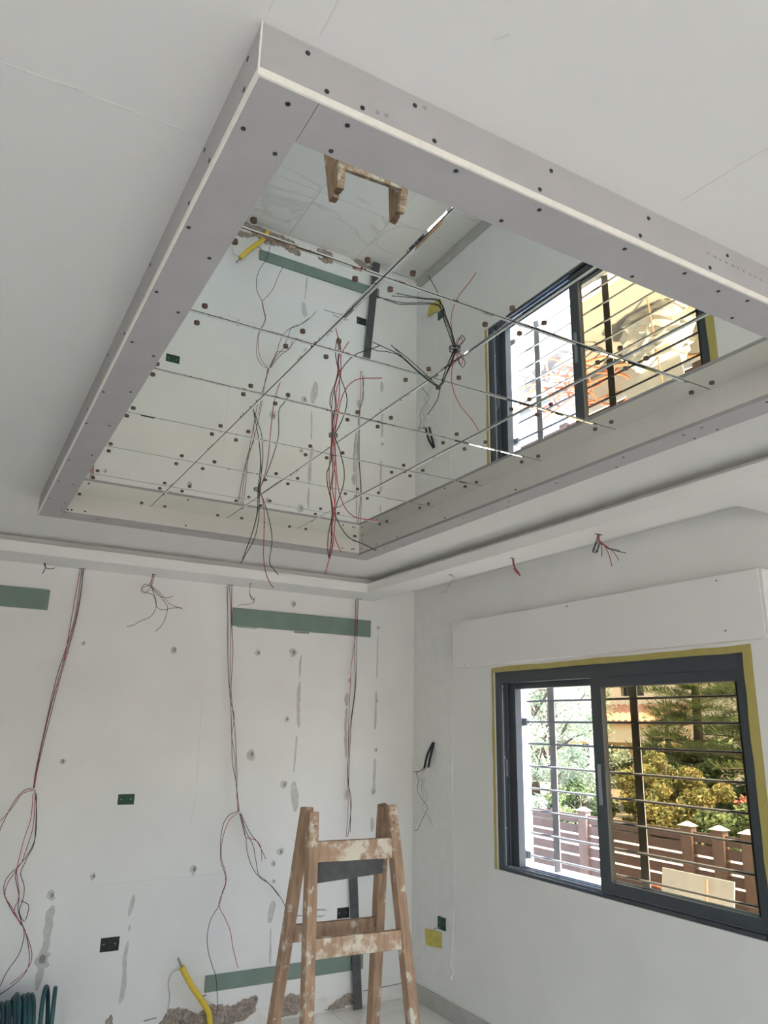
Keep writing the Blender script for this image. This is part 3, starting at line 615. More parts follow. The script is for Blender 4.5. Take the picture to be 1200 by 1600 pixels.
W5=[
 ('black',[(-0.515,-0.03,2.597),(-0.516,-0.031,2.44),(-0.514,-0.032,2.214),(-0.503,-0.033,2.038),(-0.509,-0.034,1.907),(-0.525,-0.035,1.778),(-0.539,-0.036,1.609),(-0.536,-0.037,1.361),(-0.508,-0.038,1.239),(-0.517,-0.039,1.08),(-0.529,-0.04,1.01)]),
 ('black',[(-0.494,-0.03,2.599),(-0.499,-0.031,2.396),(-0.496,-0.032,2.127),(-0.501,-0.034,1.951),(-0.524,-0.035,1.735),(-0.53,-0.036,1.484),(-0.53,-0.037,1.321),(-0.512,-0.039,1.199),(-0.511,-0.04,1.041)]),
 ('red',[(-0.505,-0.03,2.598),(-0.508,-0.031,2.372),(-0.536,-0.032,2.124),(-0.541,-0.034,1.949),(-0.544,-0.035,1.735),(-0.541,-0.036,1.526),(-0.542,-0.037,1.402),(-0.531,-0.039,1.2),(-0.539,-0.04,1.01)]),
]
W6=[
 ('black',[(-2.597,-0.06,2.603),(-2.605,-0.06,2.61),(-2.623,-0.06,2.612)]),
 ('black',[(-2.597,-0.06,2.603),(-2.586,-0.06,2.574),(-2.555,-0.06,2.57),(-2.535,-0.06,2.58)]),
 ('black',[(-2.593,-0.06,2.6),(-2.586,-0.06,2.574),(-2.596,-0.06,2.539)]),
]
W7=[
 ('grey',[(-0.463,-1.151,2.6),(-0.43,-1.163,2.579),(-0.451,-1.146,2.563),(-0.46,-1.132,2.537),(-0.471,-1.115,2.504),(-0.497,-1.098,2.496)]),
 ('grey',[(-0.463,-1.151,2.6),(-0.446,-1.152,2.574),(-0.466,-1.128,2.533),(-0.481,-1.108,2.5)]),
]
W8=[
 ('red',[(-0.453,-1.722,2.603),(-0.443,-1.718,2.574),(-0.436,-1.713,2.547),(-0.421,-1.716,2.531),(-0.402,-1.719,2.508)]),
 ('black',[(-0.453,-1.722,2.603),(-0.445,-1.715,2.567),(-0.429,-1.716,2.544),(-0.415,-1.719,2.528),(-0.406,-1.718,2.512)]),
 ('red',[(-0.45,-1.723,2.603),(-0.437,-1.716,2.557),(-0.438,-1.711,2.544),(-0.416,-1.715,2.518)]),
]
W9=[
 ('black',[(-0.455,-2.347,2.606),(-0.448,-2.342,2.58),(-0.461,-2.323,2.542),(-0.463,-2.315,2.522),(-0.449,-2.321,2.516),(-0.445,-2.332,2.542),(-0.442,-2.343,2.571),(-0.426,-2.347,2.557),(-0.397,-2.356,2.535),(-0.327,-2.391,2.519)]),
 ('black',[(-0.452,-2.348,2.606),(-0.45,-2.338,2.571),(-0.457,-2.322,2.533),(-0.444,-2.325,2.522),(-0.438,-2.342,2.563),(-0.429,-2.34,2.54),(-0.423,-2.33,2.5)]),
 ('red',[(-0.45,-2.35,2.606),(-0.442,-2.343,2.571),(-0.421,-2.349,2.554),(-0.392,-2.349,2.506),(-0.374,-2.344,2.457)]),
 ('red',[(-0.455,-2.346,2.603),(-0.444,-2.341,2.568),(-0.415,-2.351,2.552),(-0.373,-2.364,2.518),(-0.35,-2.366,2.484)]),
 ('black',[(-0.452,-2.347,2.603),(-0.458,-2.329,2.557),(-0.46,-2.316,2.519),(-0.442,-2.327,2.522),(-0.443,-2.339,2.563),(-0.403,-2.355,2.54),(-0.354,-2.379,2.53)]),
]
W10s=[
 ('sheath',[(-0.01,-0.278,1.619),(-0.023,-0.25,1.568),(-0.037,-0.239,1.525),(-0.05,-0.228,1.449)]),
 ('sheath',[(-0.01,-0.286,1.619),(-0.023,-0.282,1.569),(-0.037,-0.279,1.518),(-0.05,-0.276,1.456)]),
]
W10=[
 ('black',[(-0.05,-0.236,1.458),(-0.049,-0.161,1.425),(-0.048,-0.117,1.406),(-0.047,-0.149,1.37),(-0.046,-0.132,1.298),(-0.044,-0.197,1.241),(-0.043,-0.259,1.197),(-0.042,-0.194,1.118),(-0.041,-0.129,1.042),(-0.04,-0.086,1.037)]),
 ('grey',[(-0.05,-0.276,1.464),(-0.048,-0.177,1.396),(-0.047,-0.215,1.333),(-0.045,-0.261,1.267),(-0.043,-0.195,1.192),(-0.042,-0.289,1.128),(-0.04,-0.317,1.088)]),
 ('black',[(-0.05,-0.244,1.459),(-0.05,-0.203,1.431),(-0.05,-0.079,1.416)]),
 ('grey',[(-0.05,-0.26,1.459),(-0.05,-0.138,1.411),(-0.05,-0.163,1.362),(-0.05,-0.244,1.388),(-0.05,-0.188,1.322),(-0.05,-0.229,1.252)]),
]
W11=[
 ('black',[(-0.538,0.02,0.552),(-0.618,0.008,0.554),(-0.691,-0.005,0.544),(-0.742,-0.018,0.559),(-0.871,-0.03,0.569)]),
 ('black',[(-0.538,0.02,0.556),(-0.618,0.008,0.565),(-0.671,-0.005,0.583),(-0.735,-0.018,0.588),(-0.794,-0.03,0.588)]),
]
CON=[
 ('yellow',[(-1.577,-0.06,0.376),(-1.545,-0.054,0.325),(-1.505,-0.048,0.267),(-1.444,-0.042,0.19),(-1.395,-0.036,0.123),(-1.372,-0.03,0.047)]),
]
CONW=[
 ('grey',[(-1.573,-0.06,0.366),(-1.591,-0.06,0.403),(-1.604,-0.06,0.424)]),
 ('grey',[(-1.576,-0.06,0.363),(-1.625,-0.055,0.358),(-1.644,-0.05,0.304),(-1.628,-0.045,0.221),(-1.639,-0.04,0.096)]),
]
B1=[
 ('black',[(-1.939,-1.82,2.7),(-1.939,-1.842,2.622),(-1.943,-1.857,2.56),(-1.961,-1.875,2.47),(-1.996,-1.884,2.395),(-2.019,-1.889,2.35)]),
 ('black',[(-1.942,-1.819,2.7),(-1.949,-1.85,2.59),(-1.97,-1.87,2.497),(-1.99,-1.882,2.437),(-2.015,-1.897,2.366)]),
 ('black',[(-1.937,-1.822,2.7),(-1.939,-1.84,2.634),(-1.96,-1.862,2.529),(-1.983,-1.876,2.453),(-2.007,-1.888,2.384)]),
 ('red',[(-1.937,-1.822,2.7),(-1.929,-1.848,2.654),(-1.929,-1.885,2.57),(-1.951,-1.97,2.369),(-1.948,-2.021,2.276),(-1.935,-2.057,2.233)]),
 ('black',[(-1.939,-1.82,2.7),(-1.922,-1.846,2.647),(-1.904,-1.884,2.549),(-1.897,-1.911,2.463),(-1.911,-1.932,2.364),(-1.901,-1.948,2.336),(-1.884,-1.973,2.304)]),
]
B2=[
 ('black',[(-1.951,-2.571,2.7),(-1.942,-2.557,2.61),(-1.95,-2.544,2.57),(-1.942,-2.538,2.521),(-1.927,-2.538,2.476),(-1.917,-2.535,2.432),(-1.922,-2.516,2.355),(-1.917,-2.507,2.3),(-1.91,-2.505,2.274)]),
 ('red',[(-1.947,-2.573,2.7),(-1.934,-2.56,2.611),(-1.919,-2.554,2.544),(-1.911,-2.534,2.433),(-1.913,-2.518,2.367),(-1.904,-2.514,2.323),(-1.908,-2.5,2.268),(-1.914,-2.487,2.222)]),
 ('black',[(-1.943,-2.575,2.7),(-1.918,-2.576,2.645),(-1.897,-2.573,2.578),(-1.894,-2.562,2.523),(-1.908,-2.536,2.445),(-1.895,-2.533,2.401),(-1.855,-2.543,2.347),(-1.819,-2.562,2.33),(-1.769,-2.588,2.304)]),
 ('red',[(-1.941,-2.576,2.7),(-1.91,-2.539,2.574),(-1.889,-2.524,2.51),(-1.859,-2.518,2.457),(-1.823,-2.525,2.43),(-1.781,-2.542,2.424),(-1.745,-2.558,2.421)]),
 ('red',[(-1.949,-2.572,2.7),(-1.943,-2.547,2.565),(-1.926,-2.539,2.476),(-1.907,-2.537,2.41),(-1.905,-2.527,2.355),(-1.877,-2.531,2.294)]),
 ('black',[(-1.945,-2.574,2.7),(-1.946,-2.564,2.655),(-1.933,-2.555,2.577),(-1.932,-2.54,2.499),(-1.919,-2.534,2.432),(-1.911,-2.52,2.344),(-1.911,-2.506,2.278)]),
 ('red',[(-1.947,-2.573,2.7),(-1.93,-2.566,2.622),(-1.928,-2.546,2.521),(-1.913,-2.541,2.455),(-1.917,-2.525,2.388),(-1.903,-2.521,2.333),(-1.908,-2.506,2.272)]),
]
B3=[
 ('black',[(-1.944,-3.319,2.7),(-1.961,-3.316,2.659),(-1.974,-3.314,2.628),(-1.988,-3.313,2.579),(-1.998,-3.313,2.539),(-2.024,-3.307,2.494)]),
 ('black',[(-1.943,-3.32,2.7),(-1.961,-3.322,2.647),(-1.982,-3.322,2.604),(-1.996,-3.322,2.573),(-2.038,-3.328,2.584),(-2.101,-3.341,2.605),(-2.166,-3.358,2.631)]),
 ('black',[(-1.946,-3.318,2.7),(-1.966,-3.317,2.652),(-1.982,-3.316,2.606),(-1.994,-3.315,2.58),(-2.04,-3.319,2.59),(-2.116,-3.333,2.622),(-2.165,-3.337,2.63),(-2.207,-3.339,2.635)]),
 ('black',[(-1.941,-3.321,2.7),(-1.959,-3.324,2.65),(-1.977,-3.324,2.613),(-1.997,-3.325,2.573),(-2.061,-3.34,2.594),(-2.118,-3.354,2.612),(-2.155,-3.362,2.622)]),
 ('black',[(-1.943,-3.32,2.7),(-1.963,-3.318,2.644),(-1.986,-3.315,2.591),(-2.004,-3.312,2.58),(-2.057,-3.318,2.599),(-2.132,-3.329,2.628),(-2.186,-3.326,2.623),(-2.223,-3.327,2.627)]),
 ('red',[(-1.944,-3.319,2.7),(-1.949,-3.316,2.662),(-1.953,-3.313,2.615),(-1.947,-3.316,2.574),(-1.932,-3.326,2.532),(-1.909,-3.342,2.495),(-1.894,-3.352,2.463)]),
 ('red',[(-1.943,-3.32,2.7),(-1.935,-3.321,2.689),(-1.923,-3.324,2.679),(-1.923,-3.318,2.659),(-1.936,-3.315,2.672),(-1.944,-3.319,2.7)]),
 ('black',[(-1.941,-3.321,2.7),(-1.928,-3.323,2.682),(-1.915,-3.325,2.666),(-1.92,-3.317,2.651),(-1.933,-3.318,2.675),(-1.943,-3.32,2.7)]),
]

wires('wire_bundle', W1, 'long red and black wire bundle knotted and draped at the far left', .0020, [(-2.378, -.022, .02)])
wires('wire_bundle', W2, 'short looped wire tuft sprouting from the soffit over the green box', .0017, [(-1.97, -.10, .012)])
wires('wire_bundle', W3, 'long wire bundle forking low, left of the upper green strip', .0020, [(-1.449, -.022, .018)])
wires('wire_bundle', W4, 'tiny wire tuft under the soffit above the green strip', .0016, [(-1.354, -.148, .01)])
wires('wire_bundle', W5, 'straight hanging wire bundle that drops behind the ladder top', .0020, [(-.486, -.031, .02)])
wires('wire_bundle', W6, 'few bare wire ends on the soffit above the left green strip', .0022, [(-2.593, -.06, .008)])
wires('wire_bundle', W7, 'pale curled wire end under the soffit nearest the room corner', .0016, [(-.463, -1.151, .015)])
wires('wire_bundle', W8, 'short taped red wire end hanging from the soffit above the window', .003, [(-.456, -1.719, .012)])
wires('wire_bundle', W9, 'spread wire tuft hanging from the soffit near the right edge', .0020, [(-.451, -2.347, .02)])
o = wires('cable_end', W10s, 'stripped black cable with frayed cores sticking out of the wall beside the window', .0085)
for c, pts in W10: MB().tube(spline(pts), .0017, 5).build('core', WM[c], o, smooth=True)
wires('wire_end', W11, 'two thin wires leading from the dark box behind the ladder', .0020)
o = tag(empty('yellow_conduit', CON[0][1][-1]), 'yellow flexible conduit stub rising from the broken floor edge', 'conduit')
MB().tube(spline(CON[0][1], .01), .0165, 10).build('pipe', 'yellow_pipe', o, smooth=True)
MB().tube(spline(CONW[0][1]), .006, 6).build('plug', 'alu_edge', o, smooth=True)
MB().tube(spline(CONW[1][1]), .0025, 5).build('wire', 'grey_wire', o, smooth=True)
for k, (B, lab) in enumerate(((B1, 'wire bundle hanging from the mirror nearest the back wall'), (B2, 'thick red and black wire bundle hanging from the middle of the mirror'), (B3, 'spread wire bundle with red curl hanging from the mirror near the camera'))):
    o = wires('mirror_wires', B, lab, .0018 if k < 2 else .0011)
    hx, hy = HOLES[k]; ring = [(hx + .014 * math.cos(a * math.pi / 8), hy + .014 * math.sin(a * math.pi / 8), ZM - .004) for a in range(16)]
    MB().tube(ring, .0022, 6, closed=True).build('grommet', 'grommet_dark', o, smooth=True)

# ================================================================== ladder
lw = Vector((math.cos(-.0624), math.sin(-.0624), 0)); ln = Vector((-lw.y, lw.x, 0)); lc = Vector((-1.6751, -2.2609, 0)); ZT = 1.4249
ld = tag(empty('step_ladder', lc), 'paint-spattered wooden double step ladder standing in the corner area', 'ladder')
def legpt(side, fb, z): d = ZT - z; return lc + lw * (side * (.1512 + .0546 * d)) + ln * (fb * (.0281 + .1845 * d)) + Vector((0, 0, z))
def ragged_leg(side, fb):
    top = ZT + (.006 if side < 0 else .010) + (.006 if fb > 0 else 0)
    a, b = legpt(side, fb, 0.0), legpt(side, fb, top); d = (b - a).normalized(); u = (lw - d * lw.dot(d)).normalized(); v = d.cross(u); s = MB(); rr = random.Random(side * 3 + fb)
    c = []
    for q in (a, b):
        for su, sv in ((-1, -1), (1, -1), (1, 1), (-1, 1)):
            p = q + u * (su * .017) + v * (sv * .023); 
            if q is a: p.z = 0.0
            else: p += d * rr.uniform(-.008, .008)
            c.append(p)
    s.quad_box(c); return s.build('leg', 'ladder_wood', ld, bevel=.003)
for side in (-1, 1):
    for fb in (-1, 1): ragged_leg(side, fb)
def rung(zc, fb, m, h=.060, t=.021):
    a, b = legpt(-1, fb, zc), legpt(1, fb, zc); off = ln * (fb * .004)
    MB().beam(a + lw * .004 + off, b - lw * .004 + off, (0, 0, 1), h, t).build('rung', m, ld, bevel=.003)
rung(1.3025, -1, 'ladder_splashed', .066); rung(1.022, -1, 'ladder_splashed')
rung(1.019, 1, 'ladder_wood', .055)
for z in (.660, .410, .160): rung(z, -1, 'ladder_wood')
for z in (.610, .375, .150): rung(z, 1, 'ladder_wood')
def lp(a, off, z): return lc + lw * a + ln * off + Vector((0, 0, z))
MB().quad_box([lp(-.132, -.022, 1.196), lp(.128, -.022, 1.214), lp(.128, -.010, 1.214), lp(-.132, -.010, 1.196), lp(-.132, -.022, 1.285), lp(.128, -.022, 1.285), lp(.128, -.010, 1.285), lp(-.132, -.010, 1.285)]).build('dark_brace', 'hinge_dark', ld, bevel=.002)
for side in (-1, 1): MB().tube([lp(side * .150, -.06, 1.385), lp(side * .150, .06, 1.385)], .004, 6).build('hinge_bolt', 'hinge_dark', ld)

# ================================================================== dark metal profile, teal hose
pr = tag(empty('metal_profile', (-.42, -.03, 0)), 'dark metal profile leaning on the wall behind the ladder', 'metal profile')
MB().quad_box([(-.452, -.050, .0), (-.392, -.050, .0), (-.392, -.045, .0), (-.452, -.045, .0), (-.503, -.019, .872), (-.444, -.019, .872), (-.444, -.014, .872), (-.503, -.014, .872)]).build('face', 'profile_dark', pr)
MB().quad_box([(-.397, -.045, .0), (-.392, -.045, .0), (-.392, -.020, .0), (-.397, -.020, .0), (-.449, -.014, .872), (-.444, -.014, .872), (-.444, -.002, .872), (-.449, -.002, .872)]).build('flange', 'profile_dark', pr)
hs = tag(empty('hose_coil', (-2.48, -.27, 0)), 'coil of teal green hose standing against the wall at bottom left', 'hose')
rr = random.Random(9); hp = []
NTURN = 24; RO = [.19 + rr.uniform(-.025, .02) for _ in range(NTURN + 2)]; XO = [rr.uniform(-.012, .012) for _ in range(NTURN + 2)]
for i in range(NTURN * 18 + 1):
    t = i / 18; k = int(t); u = t - k; a = 2 * math.pi * t; R0 = RO[k] * (1 - u) + RO[k + 1] * u
    hp.append((-2.80 + .0185 * t + (XO[k] * (1 - u) + XO[k + 1] * u), -.27 + .7 * R0 * math.cos(a), .205 + R0 * math.sin(a)))
MB().tube(hp, .0105, 8).build('coil', 'hose_teal', hs, smooth=True)
for dx, dy, dz, ph, amp in ((-2.315, -.30, .228, .5, .030), (-2.285, -.32, .222, .2, .012)):
    lp2 = [(dx + amp * math.sin(2 * math.pi * i / 24 * 1.0 + math.pi / 2 + ph), dy + .07 * math.cos(2 * math.pi * i / 24), dz + .208 * math.sin(2 * math.pi * i / 24)) for i in range(24)]
    MB().tube(lp2, .0105, 8, closed=True).build('loop', 'hose_teal', hs, smooth=True)

# ================================================================== outside
gd = structure(MB().box(.25, 2.68, -12, 14, -.2, -.02).build('ground', 'concrete'), 'pale paved strip between the house and the fence', 'ground')
g2 = structure(MB().box(5.6, 60, -40, 60, -.25, .30).build('ground', 'soil'), 'garden soil beyond the fence', 'ground')
g5 = structure(MB().box(2.85, 5.6, -40, 60, -.25, .30).build('ground', 'pale_gap_ground'), 'pale ground added beyond the fence to make its gaps look bright', 'ground')  # pale strip added so the gaps between the slats show bright
g3 = structure(MB().box(-40, .25, -40, -8.46, -.2, -.03).build('ground', 'terrace_paving'), 'paved terrace in front of the room', 'ground')
g4 = structure(MB().box(-40, -4.43, -8.46, 40, -.2, -.03).build('ground', 'terrace_paving'), 'paved terrace at the side of the room', 'ground')
cb = structure(MB().box(2.66, 2.85, -12, 14, -.02, .32).build('garden_curb', 'curb_white'), 'low white garden wall under the slatted fence', 'wall')
fc = tag(empty('slat_fence', (2.72, 1, .32)), 'brown slatted garden fence with capped posts outside the window', 'fence')
posts = [-2.6, -.67, -.40, -.09, 1.15, 2.45, 3.7, 4.95]
for y in posts:
    p = MB().box(2.685, 2.755, y - .055, y + .055, .32, .955).build('post', 'fence_post', fc)
    b = MB(); b.quad_box([(2.668, y - .07, .955), (2.772, y - .07, .955), (2.772, y + .07, .955), (2.668, y + .07, .955), (2.715, y - .01, .99), (2.725, y - .01, .99), (2.725, y + .01, .99), (2.715, y + .01, .99)]); b.build('cap', 'cap_white', p)
for a, b in zip(posts, posts[1:]):
    for k in range(6): MB().box(2.712, 2.734, a + .055, b - .055, .345 + k * .098, .345 + k * .098 + .078).build('slat', 'fence_wood', fc)

# white sack with a board on it, tangle of orange conduit, planks
sk = tag(empty('builder_sack', (2.22, -.62, -.02)), 'white builder sack topped with a white sheet by the fence', 'sack')
def sack_mesh():
    v = []; f = []; nu, nv = 26, 12; rr = random.Random(4)
    for j in range(nv + 1):
        t = j / nv; z = -.02 + .48 * t; s = (1 - .22 * t) * (.85 + .3 * math.sin(math.pi * min(1, t * 1.1)) * .5)
        for i in range(nu):
            a = 2 * math.pi * i / nu; ca, sa = math.cos(a), math.sin(a); e = (abs(ca) ** 4 + abs(sa) ** 4) ** -.25; k = s * e * (1 + rr.uniform(-.13, .13))
            v.append((2.22 + .24 * ca * k, -.62 + .34 * sa * k, z + rr.uniform(-.03, .03) * (0 < j < nv)))
    for j in range(nv):
        for i in range(nu): q = (i + 1) % nu; f.append((j * nu + i, j * nu + q, (j + 1) * nu + q, (j + 1) * nu + i))
    v.append((2.22, -.62, .47)); top = len(v) - 1
    for i in range(nu): f.append((nv * nu + i, nv * nu + (i + 1) % nu, top))
    return v, f
sv, sfc = sack_mesh(); raw('bag', sv, sfc, 'sack_white', sk)
MB().quad_box([(2.20, -.86, .474), (2.20, -.21, .474), (2.212, -.21, .474), (2.212, -.86, .474), (2.222, -.87, .676), (2.222, -.22, .676), (2.234, -.22, .676), (2.234, -.87, .676)]).build('sheet', 'sack_white', sk)
tc_ = tag(empty('conduit_tangle', (2.25, .55, -.02)), 'tangle of orange corrugated conduit lying by the fence', 'conduit')
rr = random.Random(21)
for k in range(11):
    cx, cy, ra, rb = 2.2 + rr.uniform(-.16, .16), .42 + rr.uniform(-.4, .5), rr.uniform(.16, .32), rr.uniform(.15, .34); tz = rr.uniform(-.6, .6); pts = []
    for i in range(26):
        a = 2 * math.pi * i / 26; x = ra * math.cos(a); y = rb * math.sin(a); pts.append((cx + x * math.cos(tz * .6), cy + y, max(.0, .16 + .02 * k + x * math.sin(tz) + .03 * math.sin(3 * a + k))))
    MB().tube(pts, .010, 6, closed=True).build('loop', 'pvc_orange', tc_, smooth=True)
tag(MB().beam((2.05, .15, .46), (2.32, 1.05, .40), (0, 0, 1), .02, .07).build('plank', 'plank_wood'), 'thin plank lying on the orange conduit tangle', 'plank')
tag(MB().beam((2.56, -.95, .40), (2.52, .25, .02), (0, 0, 1), .02, .09).build('plank', 'plank_wood'), 'long plank leaning along the fence beside the white sack', 'plank')
tag(MB().beam((1.7, 1.35, .0), (1.95, 1.8, .0), (0, 0, 1), .03, .07).build('plank', 'plank_wood'), 'short plank offcut on the pale paving', 'plank')
tag(MB().tube([(2.19, -.66, .66), (1.86, -.84, -.015)], .009, 6).build('stick', 'plank_wood'), 'thin wooden stick leaning on the white sack', 'stick')

# foliage: thin leaf blades gathered round twigs
def leaf_cloud(name, m, parent, clusters, n, size, seed, droop=0.0, narrow=.35):
    rr = random.Random(seed); v = []; f = []; W = [c[3] * c[4] * c[5] for c in clusters]
    for _ in range(n):
        c = rr.choices(clusters, W)[0]
        while True:
            d = Vector((rr.uniform(-1, 1), rr.uniform(-1, 1), rr.uniform(-1, 1)))
            if .12 < d.length < 1: break
        d *= (.72 + .28 * rr.random()) / max(.4, d.length) * rr.uniform(.55, 1.0)
        p = Vector((c[0] + d.x * c[3], c[1] + d.y * c[4], c[2] + d.z * c[5]))
        s = size * rr.uniform(.6, 1.35)
        a = Vector((rr.gauss(0, 1), rr.gauss(0, 1), rr.gauss(0, .8) - droop)).normalized(); b = a.cross(Vector((rr.gauss(0, 1), rr.gauss(0, 1), rr.gauss(0, 1)))).normalized()
        k = len(v); v += [tuple(p - a * s), tuple(p + b * s * narrow), tuple(p + a * s), tuple(p - b * s * narrow)]; f.append((k, k + 1, k + 2, k + 3))
    o = raw(name, v, f, m, parent); o['kind'] = 'stuff'; return o
def clusters(cx, cy, cz, rx, ry, rz, n, s, seed):
    rr = random.Random(seed); out = []
    for _ in range(n):
        while True:
            d = Vector((rr.uniform(-1, 1), rr.uniform(-1, 1), rr.uniform(-1, 1)))
            if d.length < 1: break
        k = s * rr.uniform(.7, 1.3); out.append((cx + d.x * rx, cy + d.y * ry, cz + d.z * rz, k, k, k * .8))
    return out
def tree(name, label, cat, base, cl, m, n, size, seed, trunk=.08, group=None, droop=0, narrow=.35):
    o = tag(empty(name, base), label, cat, group); b = Vector(base); rr = random.Random(seed)
    zt = max(c[2] for c in cl); tp = [b + Vector((rr.uniform(-.05, .05), rr.uniform(-.05, .05), 0)) + Vector((0, 0, (zt - b.z) * k / 5)) for k in range(6)]
    MB().tube(tp, trunk, 8, taper=.35).build('trunk', 'bark', o, smooth=True)
    for k, c in enumerate(cl[:14]):
        q = tp[1 + k % 4]; MB().tube([q, (q + Vector(c[:3])) / 2 + Vector((0, 0, .05)), Vector(c[:3])], trunk * .3, 5, taper=.4).build('branch', 'bark', o, smooth=True)
    leaf_cloud('foliage', m, o, cl, n, size, seed, droop, narrow); return o
tree('olive_tree', 'pale grey-green olive tree behind the fence, seen through the open pane', 'tree', (6.4, 5.7, .30), clusters(6.4, 5.4, 1.75, .7, 1.4, 1.35, 60, .26, 1), 'leaf_olive', 9000, .045, 1, .09, narrow=.3)
tree('olive_tree', 'second olive tree further left and higher beyond the fence', 'tree', (9.0, 9.2, .30), clusters(9.0, 9.2, 2.2, 1.0, 1.5, 1.7, 50, .36, 2), 'leaf_olive', 3500, .06, 2, .1, narrow=.3)
tree('shrub', 'yellow-orange autumn shrub rising behind the fence', 'shrub', (6.3, 3.2, .30), clusters(6.3, 3.2, .78, .5, .95, .62, 46, .2, 3), 'leaf_autumn', 18000, .032, 3, .04, narrow=.5)
tree('shrub', 'low green shrub just behind the capped fence posts', 'shrub', (5.7, 1.75, .30), clusters(5.7, 1.75, .55, .35, .62, .28, 18, .17, 4), 'leaf_green', 5000, .035, 4, .03, narrow=.5)
tree('shrub', 'pinkish flowering shrub right of the autumn shrub', 'shrub', (6.6, 1.75, .30), clusters(6.6, 1.75, .72, .25, .4, .3, 12, .14, 5), 'leaf_pink', 2600, .035, 5, .03, narrow=.5)
tree('shrub', 'dark green shrub left of the autumn shrub', 'shrub', (6.0, 4.6, .30), clusters(6.0, 4.6, .55, .35, .6, .4, 18, .19, 6), 'leaf_green', 4500, .04, 6, .03, narrow=.5)
tree('shrub', 'dense green hedge shrub in front of the cream house', 'shrub', (9.0, 5.2, .30), clusters(9.0, 4.6, .95, .4, 2.2, .5, 34, .26, 7), 'leaf_green', 7000, .05, 7, .05, narrow=.5)

def conifer(name, label, base, h, rad, seed, z0=.5):
    o = tag(empty(name, base), label, 'tree'); b = Vector(base); rr = random.Random(seed)
    MB().tube([b, b + Vector((.04, -.03, h * .5)), b + Vector((0, 0, h))], .11, 8, taper=.15).build('trunk', 'bark', o, smooth=True)
    v = []; f = []; nb = 0
    z = z0
    while z < h - .1:
        for k in range(7):
            a = rr.uniform(0, 2 * math.pi); L = rad * (1 - (z / h) ** 1.5) * rr.uniform(.6, 1.1) + .15; d = Vector((math.cos(a), math.sin(a), rr.uniform(-.05, .3)))
            q0 = b + Vector((0, 0, z)); q1 = q0 + d * L * .6; q2 = q0 + d * L + Vector((0, 0, -.12 * L + .05))
            if nb < 24: MB().tube([q0, q1, q2], .022, 5, taper=.3).build('branch', 'bark', o, smooth=True); nb += 1
            side = Vector((-math.sin(a), math.cos(a), 0))
            m_ = int(150 * L)
            for i in range(m_):
                t = .15 + .85 * rr.random(); p = q0.lerp(q1, min(1, t / .6)) if t < .6 else q1.lerp(q2, (t - .6) / .4)
                tip = p + (d * rr.uniform(.05, .16) + side * rr.uniform(-.22, .22) * (1.15 - t * .5) + Vector((0, 0, rr.uniform(-.05, .13))))
                wv = side.cross(tip - p).normalized() * rr.uniform(.007, .016) + Vector((0, 0, .012)); kx = len(v); mid = p.lerp(tip, .55)
                v += [tuple(p), tuple(mid + wv), tuple(tip), tuple(mid - wv)]; f.append((kx, kx + 1, kx + 2, kx + 3))
        z += rr.uniform(.10, .17)
    fo = raw('foliage', v, f, 'leaf_conifer', o); fo['kind'] = 'stuff'; return o
conifer('conifer', 'tall dark conifer with upturned branch tips in front of the cream house', (9.2, 4.9, .30), 5.2, 1.2, 11, .9)
conifer('conifer', 'bushier conifer nearest the right edge of the window', (8.2, 2.7, .30), 4.6, 1.15, 12, .8)
conifer('conifer', 'slim conifer between the other conifer and the house', (10.6, 6.8, .30), 2.0, .5, 13, .3)
conifer('conifer', 'far conifer crowning the upper right of the view', (11.5, 4.0, .30), 6.0, 1.3, 14, 1.2)

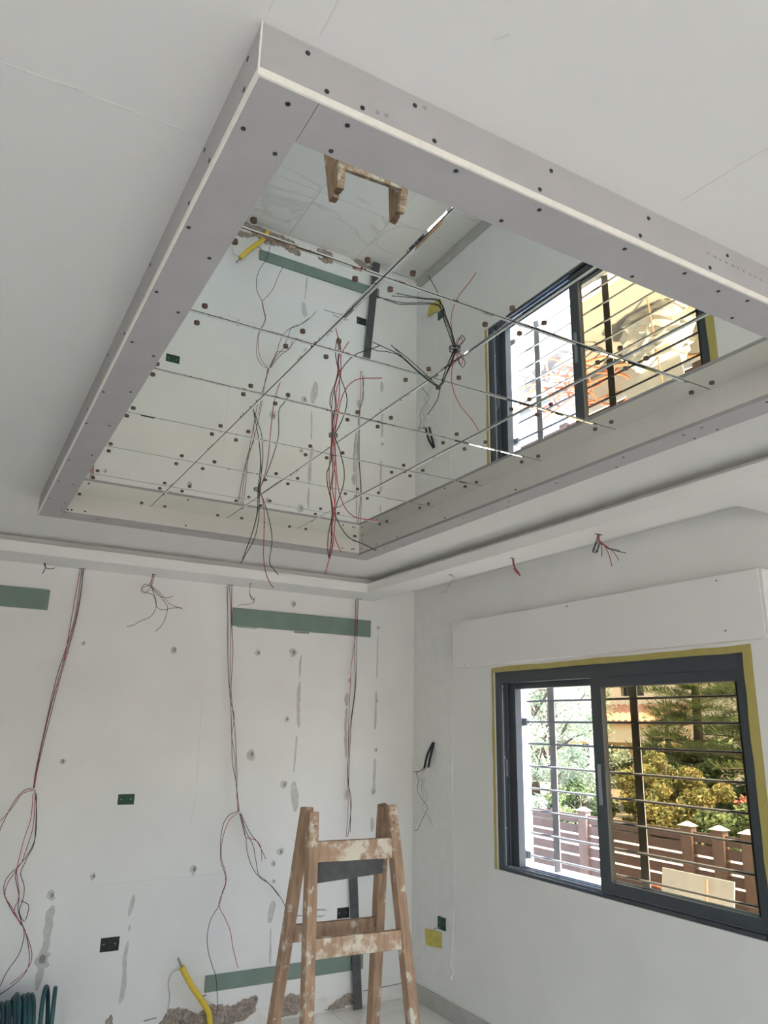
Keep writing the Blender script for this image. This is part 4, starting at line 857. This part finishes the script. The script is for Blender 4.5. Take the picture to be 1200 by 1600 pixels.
# cream house with a red tiled lean-to roof
hh = tag(empty('house', (13.5, 10.2, .30)), 'cream house with red tiled lean-to roof across the garden', 'house')
HW = [(10.36, 11.2, 2.70, 3.7), (11.78, 12.7, 2.70, 3.7)]
panel(MB(), 0, 14.0, 14.3, 4.5, 16.5, -.03, 6.2, [(h[0], h[1], h[2], h[3]) for h in HW]).build('wall', 'house_cream', hh)
for y0, y1, z0, z1 in HW:
    w = MB().box(14.12, 14.15, y0, y1, z0, z1).build('window', 'dark_window', hh)
    for k in range(1, 6): MB().box(13.97, 13.99, y0 + (y1 - y0) * k / 6 - .015, y0 + (y1 - y0) * k / 6 + .015, z0, z1).build('bar', 'dark_window', w)
    for k in range(1, 4): MB().box(13.97, 13.99, y0, y1, z0 + (z1 - z0) * k / 4 - .015, z0 + (z1 - z0) * k / 4 + .015).build('bar', 'dark_window', w)
rf = []
s = MB()
n = 60
for i in range(n + 1):
    y = 8.8 + 6.5 * i / n; dz = .05 if i % 2 else 0
    for x, z in ((12.6, 1.98), (14.05, 2.46)): s.v.append((x, y, z + dz))
    for x, z in ((12.6, 1.90), (14.05, 2.38)): s.v.append((x, y, z))
for i in range(n):
    a = 4 * i; b = a + 4; s.f += [(a, b, b + 1, a + 1), (a + 2, a + 3, b + 3, b + 2), (a, a + 2, b + 2, b)]
s.build('roof', 'roof_red', hh)
MB().box(12.75, 14.0, 9.0, 15.2, 1.45, 1.90).build('porch_beam', 'house_cream', hh)
for y in (9.1, 11.2, 13.4, 15.1): MB().box(12.78, 13.02, y - .13, y + .13, -.03, 1.45).build('pillar', 'house_cream', hh)
MB().box(13.96, 14.02, 9.6, 10.6, -.03, 1.3).build('door', 'dark_window', hh)
MB().box(13.96, 14.02, 11.6, 12.8, .5, 1.35).build('window', 'dark_window', hh)
MB().box(13.7, 15.5, 4.2, 16.8, 6.2, 6.35).build('eave', 'roof_red', hh)

# things of one kind share a group
GROUPS = {'wire_bundle': 'loose wire ends along the soffit', 'mirror_wires': 'wire bundles hanging from the mirror', 'plasterboard_strip': 'green plasterboard strips on the back wall', 'electrical_box': 'electrical boxes set in the walls',
          'masking_tape': 'masking tape strips round the window', 'conifer': 'conifers across the garden', 'shrub': 'shrubs behind the fence', 'olive_tree': 'olive trees behind the fence', 'plank': 'loose planks by the fence'}
for o in COL.objects:
    g = GROUPS.get(o.name.split('.')[0])
    if g and o.parent is None: o['group'] = g
